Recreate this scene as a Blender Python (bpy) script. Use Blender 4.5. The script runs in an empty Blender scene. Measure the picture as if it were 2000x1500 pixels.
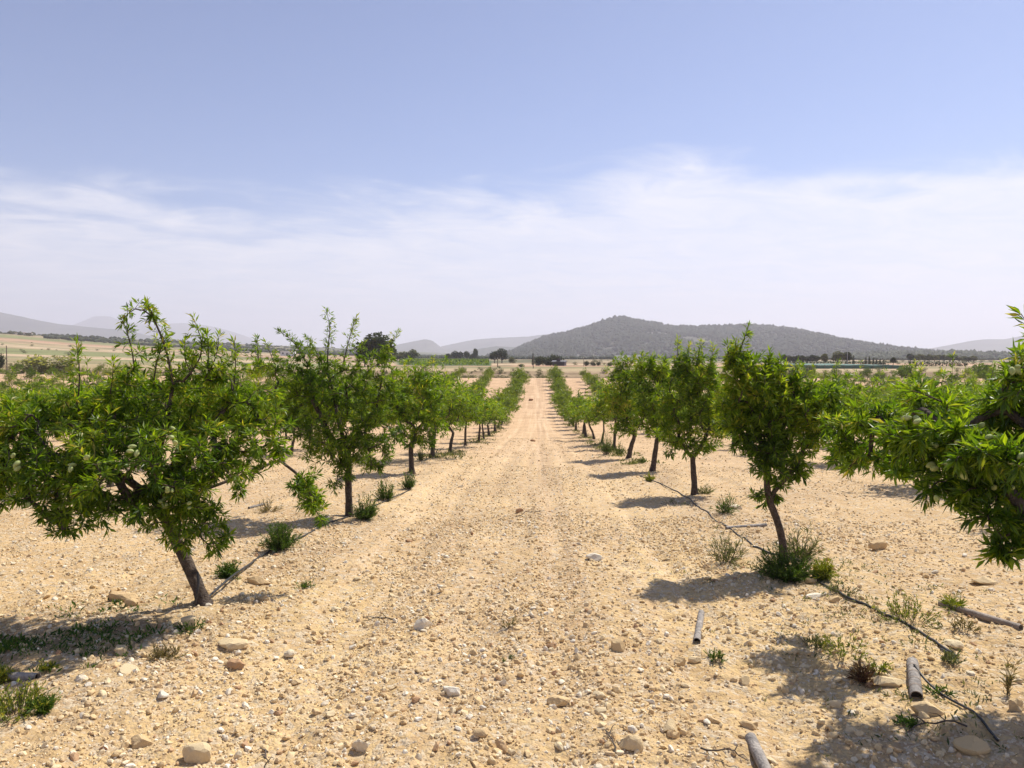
import bpy, bmesh, math
import numpy as np
from mathutils import Vector, Matrix

S = bpy.context.scene
R = math.radians
FPX = 1455.0            # focal length in pixels of the 2000 px wide photograph
EYE = 1.75
YAW, PITCH = math.atan(50 / FPX), math.atan(53 / FPX)

# ------------------------------------------------------------------ camera
cd = bpy.data.cameras.new('camera')
cam = bpy.data.objects.new('camera', cd)
S.collection.objects.link(cam)
cam.location = (0, 0, EYE)
cam.rotation_euler = (R(90) - PITCH, 0, YAW)
cd.sensor_width = 36
cd.lens = 36 * FPX / 2000
cd.clip_start = 0.05
cd.clip_end = 60000
S.camera = cam
CM = cam.rotation_euler.to_matrix()

# ------------------------------------------------------------------ sun, sky, exposure
SUN_EL, SUN_AZ = 55.0, 42.0     # degrees; azimuth measured from +Y towards +X
sd = bpy.data.lights.new('sun', 'SUN')
sun = bpy.data.objects.new('sun', sd)
S.collection.objects.link(sun)
sd.energy = 4.2
sd.angle = R(0.6)
sd.color = (1.0, 0.945, 0.845)
sv = Vector((math.sin(R(SUN_AZ)) * math.cos(R(SUN_EL)), math.cos(R(SUN_AZ)) * math.cos(R(SUN_EL)), math.sin(R(SUN_EL))))
sun.rotation_euler = (-sv).to_track_quat('-Z', 'Y').to_euler()

S.view_settings.view_transform = 'Standard'
S.view_settings.look = 'None'
S.view_settings.exposure = 0.72
S.view_settings.gamma = 1

W = bpy.data.worlds.new('World')
S.world = W
W.use_nodes = True


class NT:
    def __init__(s, tree):
        s.t = tree
        s.t.nodes.clear()

    def n(s, kind, ins=None, **kw):
        nd = s.t.nodes.new(kind)
        for k, v in kw.items():
            setattr(nd, k, v)
        for k, v in (ins or {}).items():
            i = nd.inputs[k]
            if isinstance(v, bpy.types.NodeSocket):
                s.t.links.new(v, i)
            else:
                i.default_value = v
        return nd

    def m(s, op, a, b=0.0, c=0.0, clamp=False):
        return s.n('ShaderNodeMath', {0: a, 1: b, 2: c}, operation=op, use_clamp=clamp).outputs[0]

    def mix(s, f, a, b, mode='MIX'):
        nd = s.n('ShaderNodeMix', data_type='RGBA', blend_type=mode)
        for k, v in ((0, f), (6, a), (7, b)):
            if isinstance(v, bpy.types.NodeSocket):
                s.t.links.new(v, nd.inputs[k])
            else:
                nd.inputs[k].default_value = v if k == 0 else (*v, 1)
        return nd.outputs[2]

    def rng(s, v, a, b, c=0.0, d=1.0, smooth=False):
        nd = s.n('ShaderNodeMapRange', {0: v, 1: a, 2: b, 3: c, 4: d})
        if smooth:
            nd.interpolation_type = 'SMOOTHSTEP'
        return nd.outputs[0]


g = NT(W.node_tree)
sky = g.n('ShaderNodeTexSky', sky_type='NISHITA')
sky.sun_disc = False
sky.sun_elevation = R(SUN_EL)
sky.sun_rotation = R(SUN_AZ)
sky.altitude = 500
sky.air_density = 1.0
sky.dust_density = 0.9
sky.ozone_density = 1.6
tc = g.n('ShaderNodeTexCoord').outputs['Generated']
sx = g.n('ShaderNodeSeparateXYZ', {0: tc})
X, Y, Z = sx.outputs
zc = g.m('ADD', g.m('MAXIMUM', Z, 0.0), 0.09)
px_ = g.m('DIVIDE', X, zc)
py_ = g.m('DIVIDE', Y, zc)
cp = g.n('ShaderNodeCombineXYZ', {0: g.m('MULTIPLY', px_, 0.8), 1: g.m('ADD', g.m('MULTIPLY', py_, 1.0), g.m('MULTIPLY', px_, -0.25)), 2: 0.3}).outputs[0]
nz = g.n('ShaderNodeTexNoise', {'Vector': cp, 'Scale': 1.1, 'Detail': 8.0, 'Roughness': 0.56, 'Distortion': 0.8}).outputs[0]
nz2 = g.n('ShaderNodeTexNoise', {'Vector': cp, 'Scale': 3.2, 'Detail': 6.0, 'Roughness': 0.6, 'Distortion': 0.9}).outputs[0]
az = g.m('ARCTAN2', X, Y)
bump1 = g.m('MULTIPLY', g.m('EXPONENT', g.m('MULTIPLY', g.m('POWER', g.m('SUBTRACT', az, 0.17), 2.0), -60.0)), 0.045)
bump2 = g.m('MULTIPLY', g.m('EXPONENT', g.m('MULTIPLY', g.m('POWER', g.m('ADD', az, 0.62), 2.0), -14.0)), -0.035)
zz = g.m('SUBTRACT', Z, g.m('ADD', bump1, bump2))
zz = g.m('ADD', zz, g.m('MULTIPLY', g.m('SUBTRACT', nz, 0.5), -0.17))
zz = g.m('ADD', zz, g.m('MULTIPLY', g.m('SUBTRACT', nz2, 0.5), -0.07))
veil = g.rng(zz, 0.235, 0.165, 0.0, 1.0, True)
streak = g.rng(nz2, 0.3, 0.7, 0.60, 1.0)
veil = g.m('MULTIPLY', g.m('MULTIPLY', veil, streak), 0.92)
tint = g.mix(g.rng(Z, .22, .46), (.41, .565, .79), (.435, .535, .71))
skyc = g.mix(1.0, sky.outputs[0], tint, 'MULTIPLY')
skycol = g.mix(veil, skyc, (5.8, 5.95, 6.5))
bg = g.n('ShaderNodeBackground', {0: skycol, 1: 0.095})
g.n('ShaderNodeOutputWorld', {0: bg.outputs[0]})

try:
    S.cycles.volume_bounces = 1
    S.cycles.max_bounces = 8
    S.cycles.transparent_max_bounces = 8
    S.cycles.use_denoising = True
except Exception:
    pass

# ------------------------------------------------------------------ helpers
rg = np.random.default_rng(7)


def px_dir(px, py):
    v = CM @ Vector(((px - 1000) / FPX, -(py - 750) / FPX, -1.0))
    return np.array(v)


def at(px, py, d):
    """world point seen at photo pixel (px,py), at distance d along +Y"""
    v = px_dir(px, py)
    return np.array((0, 0, EYE)) + v * (d / v[1])


_TY = np.array([-1e5, 0, 5.3, 9.3, 14, 17.5, 21, 25.5, 30, 37, 52, 68, 86, 104, 109, 114, 122, 127, 140, 1e5])
_TZ = np.array([0, 0, 0, -.21, -.43, -.70, -.98, -1.37, -1.66, -2.19, -2.89, -3.08, -2.45, -1.22, -1.35, -1.9, -1.9, -.72, -.6, -.6])
_yy = np.linspace(-5, 160, 1651)
_zz = np.interp(_yy, _TY, _TZ)
_k = np.ones(25) / 25
_zs = np.convolve(np.pad(_zz, 12, mode='edge'), _k, mode='valid')
_w = np.clip((_yy - 95) / 10, 0, 1)
_zs = _zs * (1 - _w) + np.convolve(np.pad(_zz, 4, mode='edge'), np.ones(9) / 9, mode='valid') * _w


def hash2(ix, iy, seed):
    h = (ix.astype(np.int64) * 374761393 + iy.astype(np.int64) * 668265263 + seed * 974634777) & 0xffffffff
    h = ((h ^ (h >> 13)) * 1274126177) & 0xffffffff
    h = (h ^ (h >> 16)) & 0xffffffff
    return h / 4294967295.0


def vn(x, y, seed=0):
    x = np.asarray(x, float)
    y = np.asarray(y, float)
    ix, iy = np.floor(x), np.floor(y)
    fx, fy = x - ix, y - iy
    fx = fx * fx * (3 - 2 * fx)
    fy = fy * fy * (3 - 2 * fy)
    a = hash2(ix, iy, seed)
    b = hash2(ix + 1, iy, seed)
    c = hash2(ix, iy + 1, seed)
    d = hash2(ix + 1, iy + 1, seed)
    return (a * (1 - fx) + b * fx) * (1 - fy) + (c * (1 - fx) + d * fx) * fy - 0.5


def fbm(x, y, seed=0, o=4):
    s = 0
    a = 1.0
    for i in range(o):
        s = s + a * vn(x * 2 ** i, y * 2 ** i, seed + i * 17)
        a *= .5
    return s


ROWS_L = [-2.37 - 4.15 * k for k in range(20)]
ROWS_R = [2.27 + 4.15 * k for k in range(20)]


def terrain(x, y):
    x = np.asarray(x, float)
    y = np.asarray(y, float)
    z = np.interp(y, _yy, _zs)
    rise = np.minimum(18 * (np.minimum(x, 0) / 430) ** 2, 24)
    rise = rise * np.clip((y - 20) / 100, 0, 1)
    far = np.clip((y - 150) / 400, 0, 1)
    return z + rise + far * fbm(x / 160, y / 160, 5, 3) * 1.2


def micro(x, y):
    x = np.asarray(x, float)
    y = np.asarray(y, float)
    d = np.sqrt(x * x + y * y)
    k = np.clip(1.4 - d / 60, 0.0, 1)
    m = vn(x / 1.3, y / 1.3, 3) * .07 + vn(x / .42, y / .42, 4) * .045
    m = m + vn(x / .15, y / .15, 8) * .030 * np.clip(1.3 - d / 16, 0, 1)
    m = m + vn(x / .06, y / .06, 9) * .021 * np.clip(1.3 - d / 10, 0, 1)
    m = m + vn(x / .16, y / 7.0, 12) * .034 * np.clip((y - 3) / 4, .3, 1)
    # tractor ruts in the lane
    for c in (.08, 1.15, -1.2):
        m = m - .018 * np.exp(-((x - c - .06 * np.sin(y / 6)) / .13) ** 2)
    # low ridges along the tree rows
    for c in (-2.37, 2.27):
        m = m + (.05 + .05 * vn(x / .7, y / .9, 21)) * np.exp(-((x - c) / .55) ** 2)
    return m * k


def zg(x, y):
    return terrain(x, y) + micro(x, y)


def G(px, py, lift=0.0):
    """ground point under photo pixel"""
    v = px_dir(px, py)
    lo = 0.5
    p = None
    t = 1.0
    while t < 2000:
        q = np.array((0, 0, EYE)) + v * t
        if q[2] < float(zg(q[0], q[1])) + 0.0:
            a, b = t / 1.02, t
            for _ in range(25):
                m_ = (a + b) / 2
                q = np.array((0, 0, EYE)) + v * m_
                if q[2] < float(zg(q[0], q[1])):
                    b = m_
                else:
                    a = m_
            q[2] += lift
            return q
        t *= 1.02
    return q


def tag(o, label=None, cat=None, group=None, kind=None):
    if label:
        o['label'] = label
    if cat:
        o['category'] = cat
    if group:
        o['group'] = group
    if kind:
        o['kind'] = kind
    return o


def link(o, parent=None):
    S.collection.objects.link(o)
    if parent is not None:
        o.parent = parent
    return o


def empty(name, loc, rz=0.0):
    o = bpy.data.objects.new(name, None)
    o.empty_display_size = .2
    o.location = [float(c) for c in loc]
    o.rotation_euler = (0, 0, rz)
    return link(o)


def mkmesh(name, V, F, mat, attrs=None, smooth=False):
    """V (n,3); F list of index arrays (k,3) or (k,4)"""
    me = bpy.data.meshes.new(name)
    V = np.ascontiguousarray(V, dtype=np.float32)
    me.vertices.add(len(V))
    me.vertices.foreach_set('co', V.ravel())
    if not isinstance(F, (list, tuple)):
        F = [F]
    F = [f for f in F if len(f)]
    nl = sum(f.size for f in F)
    npoly = sum(len(f) for f in F)
    me.loops.add(nl)
    me.polygons.add(npoly)
    me.loops.foreach_set('vertex_index', np.concatenate([f.ravel() for f in F]).astype(np.int32))
    tot = np.concatenate([np.full(len(f), f.shape[1]) for f in F])
    st = np.concatenate([[0], np.cumsum(tot)[:-1]])
    me.polygons.foreach_set('loop_start', st.astype(np.int32))
    me.polygons.foreach_set('loop_total', tot.astype(np.int32))
    me.polygons.foreach_set('use_smooth', np.full(npoly, smooth))
    me.update(calc_edges=True)
    for k, a in (attrs or {}).items():
        a = np.asarray(a, dtype=np.float32)
        if a.ndim == 1:
            at_ = me.attributes.new(k, 'FLOAT', 'POINT')
            at_.data.foreach_set('value', a)
        else:
            at_ = me.attributes.new(k, 'FLOAT_COLOR', 'POINT')
            if a.shape[1] == 3:
                a = np.concatenate([a, np.ones((len(a), 1), np.float32)], 1)
            at_.data.foreach_set('color', a.ravel())
    me.materials.append(mat)
    return me


def mko(name, me, parent=None, loc=None):
    o = bpy.data.objects.new(name, me)
    if loc is not None:
        o.location = [float(c) for c in loc]
    return link(o, parent)


class MB:
    """collects pieces into one mesh"""
    def __init__(s):
        s.V = []
        s.Q = []
        s.T = []
        s.A = []
        s.n = 0

    def add(s, V, F, a=0.5):
        V = np.asarray(V, float)
        F = np.asarray(F, int)
        (s.Q if F.shape[1] == 4 else s.T).append(F + s.n)
        s.V.append(V)
        s.A.append(np.full(len(V), a) if np.isscalar(a) else a)
        s.n += len(V)

    def box(s, c, size, rz=0, a=.5):
        x, y, z = [q / 2 for q in size]
        V = np.array([(i * x, j * y, k * z) for k in (-1, 1) for i, j in ((-1, -1), (1, -1), (1, 1), (-1, 1))])
        cs, sn = math.cos(rz), math.sin(rz)
        V = np.stack([V[:, 0] * cs - V[:, 1] * sn, V[:, 0] * sn + V[:, 1] * cs, V[:, 2]], 1) + np.array(c)
        s.add(V, [(3, 2, 1, 0), (4, 5, 6, 7), (0, 1, 5, 4), (1, 2, 6, 5), (2, 3, 7, 6), (3, 0, 4, 7)], a)

    def tube(s, P, r, sides=8, a=.5, cap=True, jit=0.0, rng=None):
        P = np.asarray(P, float)
        r = np.broadcast_to(np.asarray(r, float), (len(P),))
        t = np.gradient(P, axis=0)
        t /= np.linalg.norm(t, axis=1)[:, None] + 1e-9
        u = np.cross(t[0], (0.3, 0.2, 1.0) if abs(t[0][2]) < .9 else (1, 0, 0))
        u /= np.linalg.norm(u)
        an = np.arange(sides) * 2 * math.pi / sides
        V = []
        for i in range(len(P)):
            u = u - t[i] * np.dot(u, t[i])
            u /= np.linalg.norm(u) + 1e-9
            v = np.cross(t[i], u)
            rr = r[i] * np.ones(sides)
            if jit and rng is not None:
                rr = rr * (1 + jit * rng.uniform(-1, 1, sides))
            V.append(P[i] + (np.cos(an) * rr)[:, None] * u + (np.sin(an) * rr)[:, None] * v)
        V = np.concatenate(V)
        i = np.arange(len(P) - 1)[:, None] * sides
        j = np.arange(sides)[None]
        j2 = (j + 1) % sides
        F = np.stack([i + j, i + j2, i + sides + j2, i + sides + j], -1).reshape(-1, 4)
        n0 = s.n
        s.add(V, F, a)
        if cap:
            for ring, c in ((0, P[0]), (len(P) - 1, P[-1])):
                cV = np.vstack([V[ring * sides:(ring + 1) * sides], c])
                k = np.arange(sides)
                cF = np.stack([k, (k + 1) % sides, np.full(sides, sides)], 1)
                if ring == 0:
                    cF = cF[:, ::-1]
                s.add(cV, cF, a)

    def mesh(s, name, mat, smooth=True):
        return mkmesh(name, np.concatenate(s.V), [np.concatenate(s.Q) if s.Q else np.zeros((0, 4), int),
                      np.concatenate(s.T) if s.T else np.zeros((0, 3), int)], mat, {'rnd': np.concatenate(s.A)}, smooth)

    def obj(s, name, mat, parent=None, loc=None, smooth=True):
        return mko(name, s.mesh(name, mat, smooth), parent, loc)


def ico(sub):
    bm = bmesh.new()
    bmesh.ops.create_icosphere(bm, subdivisions=sub, radius=1)
    V = np.array([v.co[:] for v in bm.verts])
    F = np.array([[v.index for v in f.verts] for f in bm.faces])
    bm.free()
    return V, F


# ------------------------------------------------------------------ materials
def material(name):
    m = bpy.data.materials.new(name)
    m.use_nodes = True
    return m, NT(m.node_tree)


def attr(g, name, out='Fac'):
    return g.n('ShaderNodeAttribute', attribute_name=name).outputs[out]


def leaf_mat(name, stops, transl=.35, gloss=.35, rough=.42):
    m, g = material(name)
    r = attr(g, 'rnd')
    oi = g.n('ShaderNodeObjectInfo').outputs['Random']
    f = g.m('ADD', r, g.m('MULTIPLY', g.m('SUBTRACT', oi, .5), .10), clamp=True)
    cr = g.n('ShaderNodeValToRGB', {0: f})
    el = cr.color_ramp.elements
    while len(el) < len(stops):
        el.new(.5)
    for e, (p, c) in zip(el, stops):
        e.position = p
        e.color = (*c, 1)
    col = cr.outputs[0]
    bs = g.n('ShaderNodeBsdfPrincipled', {'Base Color': col, 'Roughness': rough, 'Specular IOR Level': gloss})
    tcol = g.mix(1.0, col, (1.45, 1.5, .32), 'MULTIPLY')
    tr = g.n('ShaderNodeBsdfTranslucent', {0: tcol})
    mx = g.n('ShaderNodeMixShader', {0: transl, 1: bs.outputs[0], 2: tr.outputs[0]})
    g.n('ShaderNodeOutputMaterial', {0: mx.outputs[0]})
    return m


def simple_mat(name, c1, c2, scale=6.0, rough=.85, bump=0.0, bscale=20.0, spec=.3, useattr=False):
    m, g = material(name)
    co = g.n('ShaderNodeTexCoord').outputs['Object']
    nz = g.n('ShaderNodeTexNoise', {'Vector': co, 'Scale': scale, 'Detail': 6.0, 'Roughness': .6}).outputs[0]
    f = g.rng(nz, .3, .7)
    if useattr:
        f = g.m('ADD', g.m('MULTIPLY', f, .5), g.m('MULTIPLY', attr(g, 'rnd'), .5))
    col = g.mix(f, c1, c2)
    ins = {'Base Color': col, 'Roughness': rough, 'Specular IOR Level': spec}
    if bump:
        bn = g.n('ShaderNodeTexNoise', {'Vector': co, 'Scale': bscale, 'Detail': 5.0}).outputs[0]
        ins['Normal'] = g.n('ShaderNodeBump', {'Height': bn, 'Strength': bump, 'Distance': .02}).outputs[0]
    bs = g.n('ShaderNodeBsdfPrincipled', ins)
    g.n('ShaderNodeOutputMaterial', {0: bs.outputs[0]})
    return m


LEAF = leaf_mat('almond_leaf', [(0, (.026, .056, .008)), (.3, (.070, .135, .011)), (.62, (.155, .235, .017)), (.9, (.29, .36, .03)), (1, (.42, .36, .08))], .54, .45, .42)
LEAF_FAR = leaf_mat('almond_leaf_distant', [(0, (.040, .075, .008)), (.5, (.105, .155, .014)), (1, (.22, .26, .03))], .45)
WEED = leaf_mat('weed_leaf', [(0, (.025, .06, .012)), (.5, (.06, .12, .02)), (1, (.15, .20, .04))], .3, .2, .6)
WEED_Y = leaf_mat('yellow_weed_leaf', [(0, (.08, .12, .02)), (.6, (.20, .24, .04)), (1, (.42, .36, .05))], .3, .2, .6)
WEED_D = leaf_mat('dry_weed_leaf', [(0, (.12, .10, .05)), (.6, (.22, .18, .10)), (1, (.30, .22, .13))], .2, .1, .8)
WEED_R = leaf_mat('reddish_weed_leaf', [(0, (.10, .05, .035)), (.6, (.20, .11, .07)), (1, (.26, .20, .10))], .2, .1, .8)
WEED_G = leaf_mat('grey_weed_leaf', [(0, (.07, .09, .04)), (.6, (.16, .17, .09)), (1, (.26, .25, .15))], .25, .1, .8)
PINE = leaf_mat('pine_needle', [(0, (.018, .030, .014)), (1, (.055, .070, .030))], .15, .1, .8)
OLIVE = leaf_mat('olive_leaf', [(0, (.06, .08, .04)), (1, (.17, .18, .11))], .2, .2, .7)
SCRUB = leaf_mat('scrub_leaf', [(0, (.05, .065, .03)), (1, (.15, .15, .075))], .2, .1, .8)
REED = leaf_mat('reed_leaf', [(0, (.20, .20, .12)), (1, (.36, .34, .21))], .45, .1, .8)
BRIGHT = leaf_mat('bright_leaf', [(0, (.06, .11, .02)), (1, (.16, .22, .04))], .3, .1, .8)
BARK = simple_mat('almond_bark', (.035, .026, .021), (.14, .108, .085), 22, .9, .9, 60, .2)
BARK_FAR = simple_mat('dark_bark', (.05, .04, .03), (.13, .10, .08), 8, .9)
NUT = simple_mat('green_almond_husk', (.27, .33, .10), (.45, .48, .20), 40, .75, .3, 200, .3)
PIPE = simple_mat('weathered_grey_plastic', (.13, .12, .115), (.42, .37, .32), 22, .75, .5, 90, .3)
PIPE_B = simple_mat('brown_weathered_tube', (.18, .14, .11), (.34, .28, .23), 9, .7, .3, 60, .3)
HOLE = simple_mat('tube_inside_dark', (.02, .018, .016), (.05, .04, .03), 9, .9)  # near-black colour paints the darkness of the tube's hollow
HOSE = simple_mat('black_hose', (.012, .012, .013), (.045, .042, .04), 14, .5, .0, 60, .4)
WOOD = simple_mat('weathered_pole', (.12, .09, .07), (.22, .18, .14), 4, .9)
METAL = simple_mat('galvanised_pole', (.35, .35, .36), (.5, .5, .5), 4, .5)
WHITE = simple_mat('whitewashed_wall', (.70, .68, .64), (.82, .80, .77), 1, .9)
ROOFT = simple_mat('clay_roof', (.32, .18, .11), (.45, .28, .18), 2, .9)
GREYROOF = simple_mat('grey_sheet_roof', (.10, .10, .11), (.18, .18, .19), 2, .7)
DARKW = simple_mat('dark_window', (.02, .02, .025), (.04, .04, .05), 2, .3)
NETM = simple_mat('teal_net', (.055, .12, .095), (.10, .18, .14), .5, .8)
BANKM = simple_mat('earth_bank', (.26, .19, .12), (.42, .32, .21), .8, .95)


def ground_mat():
    m, g = material('dry_stony_soil')
    co = g.n('ShaderNodeTexCoord').outputs['Object']
    base = attr(g, 'soil', 'Color')
    n1 = g.n('ShaderNodeTexNoise', {'Vector': co, 'Scale': .9, 'Detail': 8.0, 'Roughness': .62}).outputs[0]
    n2 = g.n('ShaderNodeTexNoise', {'Vector': co, 'Scale': 9.0, 'Detail': 9.0, 'Roughness': .7}).outputs[0]
    v1 = g.n('ShaderNodeTexVoronoi', {'Vector': co, 'Scale': 26.0, 'Randomness': 1.0})
    v2 = g.n('ShaderNodeTexVoronoi', {'Vector': co, 'Scale': 70.0, 'Randomness': 1.0})
    c = g.mix(g.rng(n1, .35, .65), g.mix(1.0, base, (.88, .84, .80), 'MULTIPLY'), g.mix(1.0, base, (1.10, 1.09, 1.07), 'MULTIPLY'))
    c = g.mix(g.rng(n2, .35, .68), g.mix(1.0, c, (.80, .74, .68), 'MULTIPLY'), g.mix(1.0, c, (1.12, 1.13, 1.12), 'MULTIPLY'))
    r1 = g.n('ShaderNodeSeparateColor', {0: v1.outputs['Color']}).outputs[0]
    r2 = g.n('ShaderNodeSeparateColor', {0: v2.outputs['Color']}).outputs[0]
    pk = g.m('MULTIPLY', attr(g, 'stony'), g.rng(r1, .62, .70))
    c = g.mix(g.m('MULTIPLY', pk, .6), c, g.mix(r2, (.34, .22, .13), (.66, .58, .44)))
    pk2 = g.m('MULTIPLY', attr(g, 'stony'), g.rng(r2, .5, .6))
    c = g.mix(g.m('MULTIPLY', pk2, .4), c, g.mix(r1, (.32, .20, .12), (.64, .54, .38)))
    h = g.m('ADD', g.m('MULTIPLY', n2, 1.4), g.m('MULTIPLY', g.m('SUBTRACT', 1.0, v1.outputs['Distance']), .5))
    h = g.m('ADD', h, g.m('MULTIPLY', g.m('SUBTRACT', 1.0, v2.outputs['Distance']), .25))
    bp = g.n('ShaderNodeBump', {'Height': h, 'Strength': .9, 'Distance': .022})
    bs = g.n('ShaderNodeBsdfPrincipled', {'Base Color': c, 'Roughness': .95, 'Specular IOR Level': .15, 'Normal': bp.outputs[0]})
    g.n('ShaderNodeOutputMaterial', {0: bs.outputs[0]})
    return m


def stone_mat():
    m, g = material('limestone')
    r = attr(g, 'rnd')
    oi = g.n('ShaderNodeObjectInfo').outputs['Random']
    f = g.m('FRACT', g.m('ADD', r, oi))
    cr = g.n('ShaderNodeValToRGB', {0: f})
    el = cr.color_ramp.elements
    st = [(0, (.40, .23, .13)), (.12, (.54, .35, .20)), (.28, (.64, .47, .27)), (.6, (.69, .52, .29)), (.84, (.76, .63, .41)), (1, (.82, .76, .64))]
    while len(el) < len(st):
        el.new(.5)
    for e, (p, c) in zip(el, st):
        e.position = p
        e.color = (*c, 1)
    co = g.n('ShaderNodeTexCoord').outputs['Object']
    n = g.n('ShaderNodeTexNoise', {'Vector': co, 'Scale': 45.0, 'Detail': 6.0, 'Roughness': .65}).outputs[0]
    c = g.mix(g.rng(n, .35, .7), g.mix(1.0, cr.outputs[0], (.82, .77, .70), 'MULTIPLY'), cr.outputs[0])
    bp = g.n('ShaderNodeBump', {'Height': n, 'Strength': .5, 'Distance': .008})
    bs = g.n('ShaderNodeBsdfPrincipled', {'Base Color': c, 'Roughness': .9, 'Specular IOR Level': .2, 'Normal': bp.outputs[0]})
    g.n('ShaderNodeOutputMaterial', {0: bs.outputs[0]})
    return m


GROUND = ground_mat()
STONE = stone_mat()

# ------------------------------------------------------------------ ground: one sheet to the horizon
FAR = 10500.0


def axis(lo, hi, step, g_lo, g_hi, end_lo, end_hi):
    c = list(np.arange(lo, hi + 1e-6, step))
    s = step
    while c[-1] < end_hi:
        s *= g_hi
        c.append(c[-1] + s)
    s = step
    a = [c[0]]
    while a[-1] > end_lo:
        s *= g_lo
        a.append(a[-1] - s)
    return np.array(a[:0:-1] + c)


gx = axis(-3.4, 3.4, .021, 1.032, 1.032, -FAR, FAR)
gy = axis(2.0, 7.5, .021, 1.25, 1.0105, -60, FAR)
XX, YY = np.meshgrid(gx, gy)
xf, yf = XX.ravel(), YY.ravel()
zf = zg(xf, yf)
nx, ny = len(gx), len(gy)
i = (np.arange(ny - 1)[:, None] * nx + np.arange(nx - 1)[None]).ravel()
GF = np.stack([i, i + 1, i + nx + 1, i + nx], 1)


def lerpc(a, b, t):
    t = np.clip(t, 0, 1)[:, None]
    return a * (1 - t) + np.asarray(b)[None] * t


ang = xf / np.maximum(yf, 1)
near = np.tile(np.array([.63, .47, .24]), (len(xf), 1))
near = lerpc(near, (.61, .43, .255), (yf - 6) / 16)
near = lerpc(near, (.57, .40, .26), (yf - 25) / 50)
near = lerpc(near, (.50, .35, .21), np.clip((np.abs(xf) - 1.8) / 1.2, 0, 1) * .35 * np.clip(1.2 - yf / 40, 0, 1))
near = lerpc(near, (.47, .33, .20), np.clip(fbm(xf / 2.2, yf / 2.2, 31) * 2.0, 0, 1) * .35)
near = lerpc(near, (.60, .43, .28), np.clip(1 - np.abs(xf - .08 - .06 * np.sin(yf / 6)) / .13, 0, 1) * .5 * np.clip((yf - 4) / 5, 0, 1))
for c in (-.02, .10, .22):
    near = lerpc(near, (.36, .24, .16), np.clip(1 - np.abs(xf - c - .04 * np.sin(yf / 7)) / (.018 + .0012 * yf), 0, 1) * .55 * np.clip((yf - 6) / 4, 0, 1) * np.clip(.6 + vn(xf * 0, yf / 1.5, 52), 0, 1))
trk = vn(xf / .17, yf / 9.0, 58) + .5 * vn(xf / .07, yf / 6.0, 59)
lane = np.clip(1.25 - np.abs(xf) / 1.9, 0, 1) * np.clip((yf - 2) / 3.5, 0, 1)
near = lerpc(near, (.70, .53, .36), np.clip(trk * 2.2, 0, 1) * lane * .65)
near = lerpc(near, (.42, .29, .19), np.clip(-trk * 2.2, 0, 1) * lane * .42)
near = lerpc(near, (.17, .125, .09), np.exp(-((xf + 3.1) / 1.0) ** 2 - ((yf - 4.5 - .12 * (xf + 2.95)) / .42) ** 2) * np.clip(.8 + 1.2 * vn(xf * 6, yf * 6, 53), 0, 1))  # soil stain and litter, darkened further to deepen the leaning tree's shade
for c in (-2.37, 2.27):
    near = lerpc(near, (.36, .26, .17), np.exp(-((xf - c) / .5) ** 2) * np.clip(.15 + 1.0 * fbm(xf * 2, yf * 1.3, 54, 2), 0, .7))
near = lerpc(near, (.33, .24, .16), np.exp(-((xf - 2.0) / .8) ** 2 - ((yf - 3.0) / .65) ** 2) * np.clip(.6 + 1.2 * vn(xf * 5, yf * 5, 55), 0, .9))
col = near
sel = yf > 106.5
bank = np.tile(np.array([.24, .18, .115]), (len(xf), 1))
bank = lerpc(bank, (.40, .31, .20), .5 + 1.6 * vn(xf / 5, yf / 1.0, 40))
dry = np.tile(np.array([.44, .345, .225]), (len(xf), 1))
dry = lerpc(dry, (.36, .30, .17), .5 + 1.6 * vn(xf / 30, yf / 6, 41))
fld = np.tile(np.array([.43, .32, .21]), (len(xf), 1))
b = vn(xf / 600, yf / 26, 43)
fld = lerpc(fld, (.50, .40, .27), b * 4)
fld = lerpc(fld, (.20, .205, .10), -b * 4.2)
fld = lerpc(fld, (.44, .27, .19), vn(xf / 150, yf / 40, 44) * 2.2)
fld = lerpc(fld, (.22, .24, .11), (vn(xf / 220, yf / 34, 57) - .12) * 5 * (ang < -.25))
fld = lerpc(fld, (.15, .15, .075), (fbm(xf / 9, yf / 14, 47) - .12) * 3.0)
scr = np.tile(np.array([.12, .125, .07]), (len(xf), 1))
scr = lerpc(scr, (.36, .29, .19), (fbm(xf / 60, yf / 90, 45) - .05) * 3.0)
c2 = bank
c2 = lerpc(c2, 0, np.zeros(len(xf)))
t = np.clip((yf - 127.5) / 1.5, 0, 1)[:, None]
c2 = c2 * (1 - t) + dry * t
t = np.clip((yf - 150 - 8 * vn(xf / 20, 0 * yf, 46)) / 4, 0, 1)[:, None]
c2 = c2 * (1 - t) + fld * t
edge = np.where(ang < -.2, 620.0, 260.0)
t = np.clip((yf - edge) / 60, 0, 1)[:, None]
c2 = c2 * (1 - t) + scr * t
vy = (ang > -.19) & (ang < -.062) & (yf > 200) & (yf < 420)
c2[vy] = np.array([.085, .13, .05])
far_ = np.clip((yf - 900) / 600, 0, 1)[:, None]
c2 = c2 * (1 - far_) + np.array([.11, .12, .075]) * far_
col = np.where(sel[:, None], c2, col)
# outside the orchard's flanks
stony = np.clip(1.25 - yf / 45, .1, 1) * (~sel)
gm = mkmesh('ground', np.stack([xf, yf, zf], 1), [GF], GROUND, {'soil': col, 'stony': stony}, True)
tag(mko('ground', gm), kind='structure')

# ------------------------------------------------------------------ hills


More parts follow.
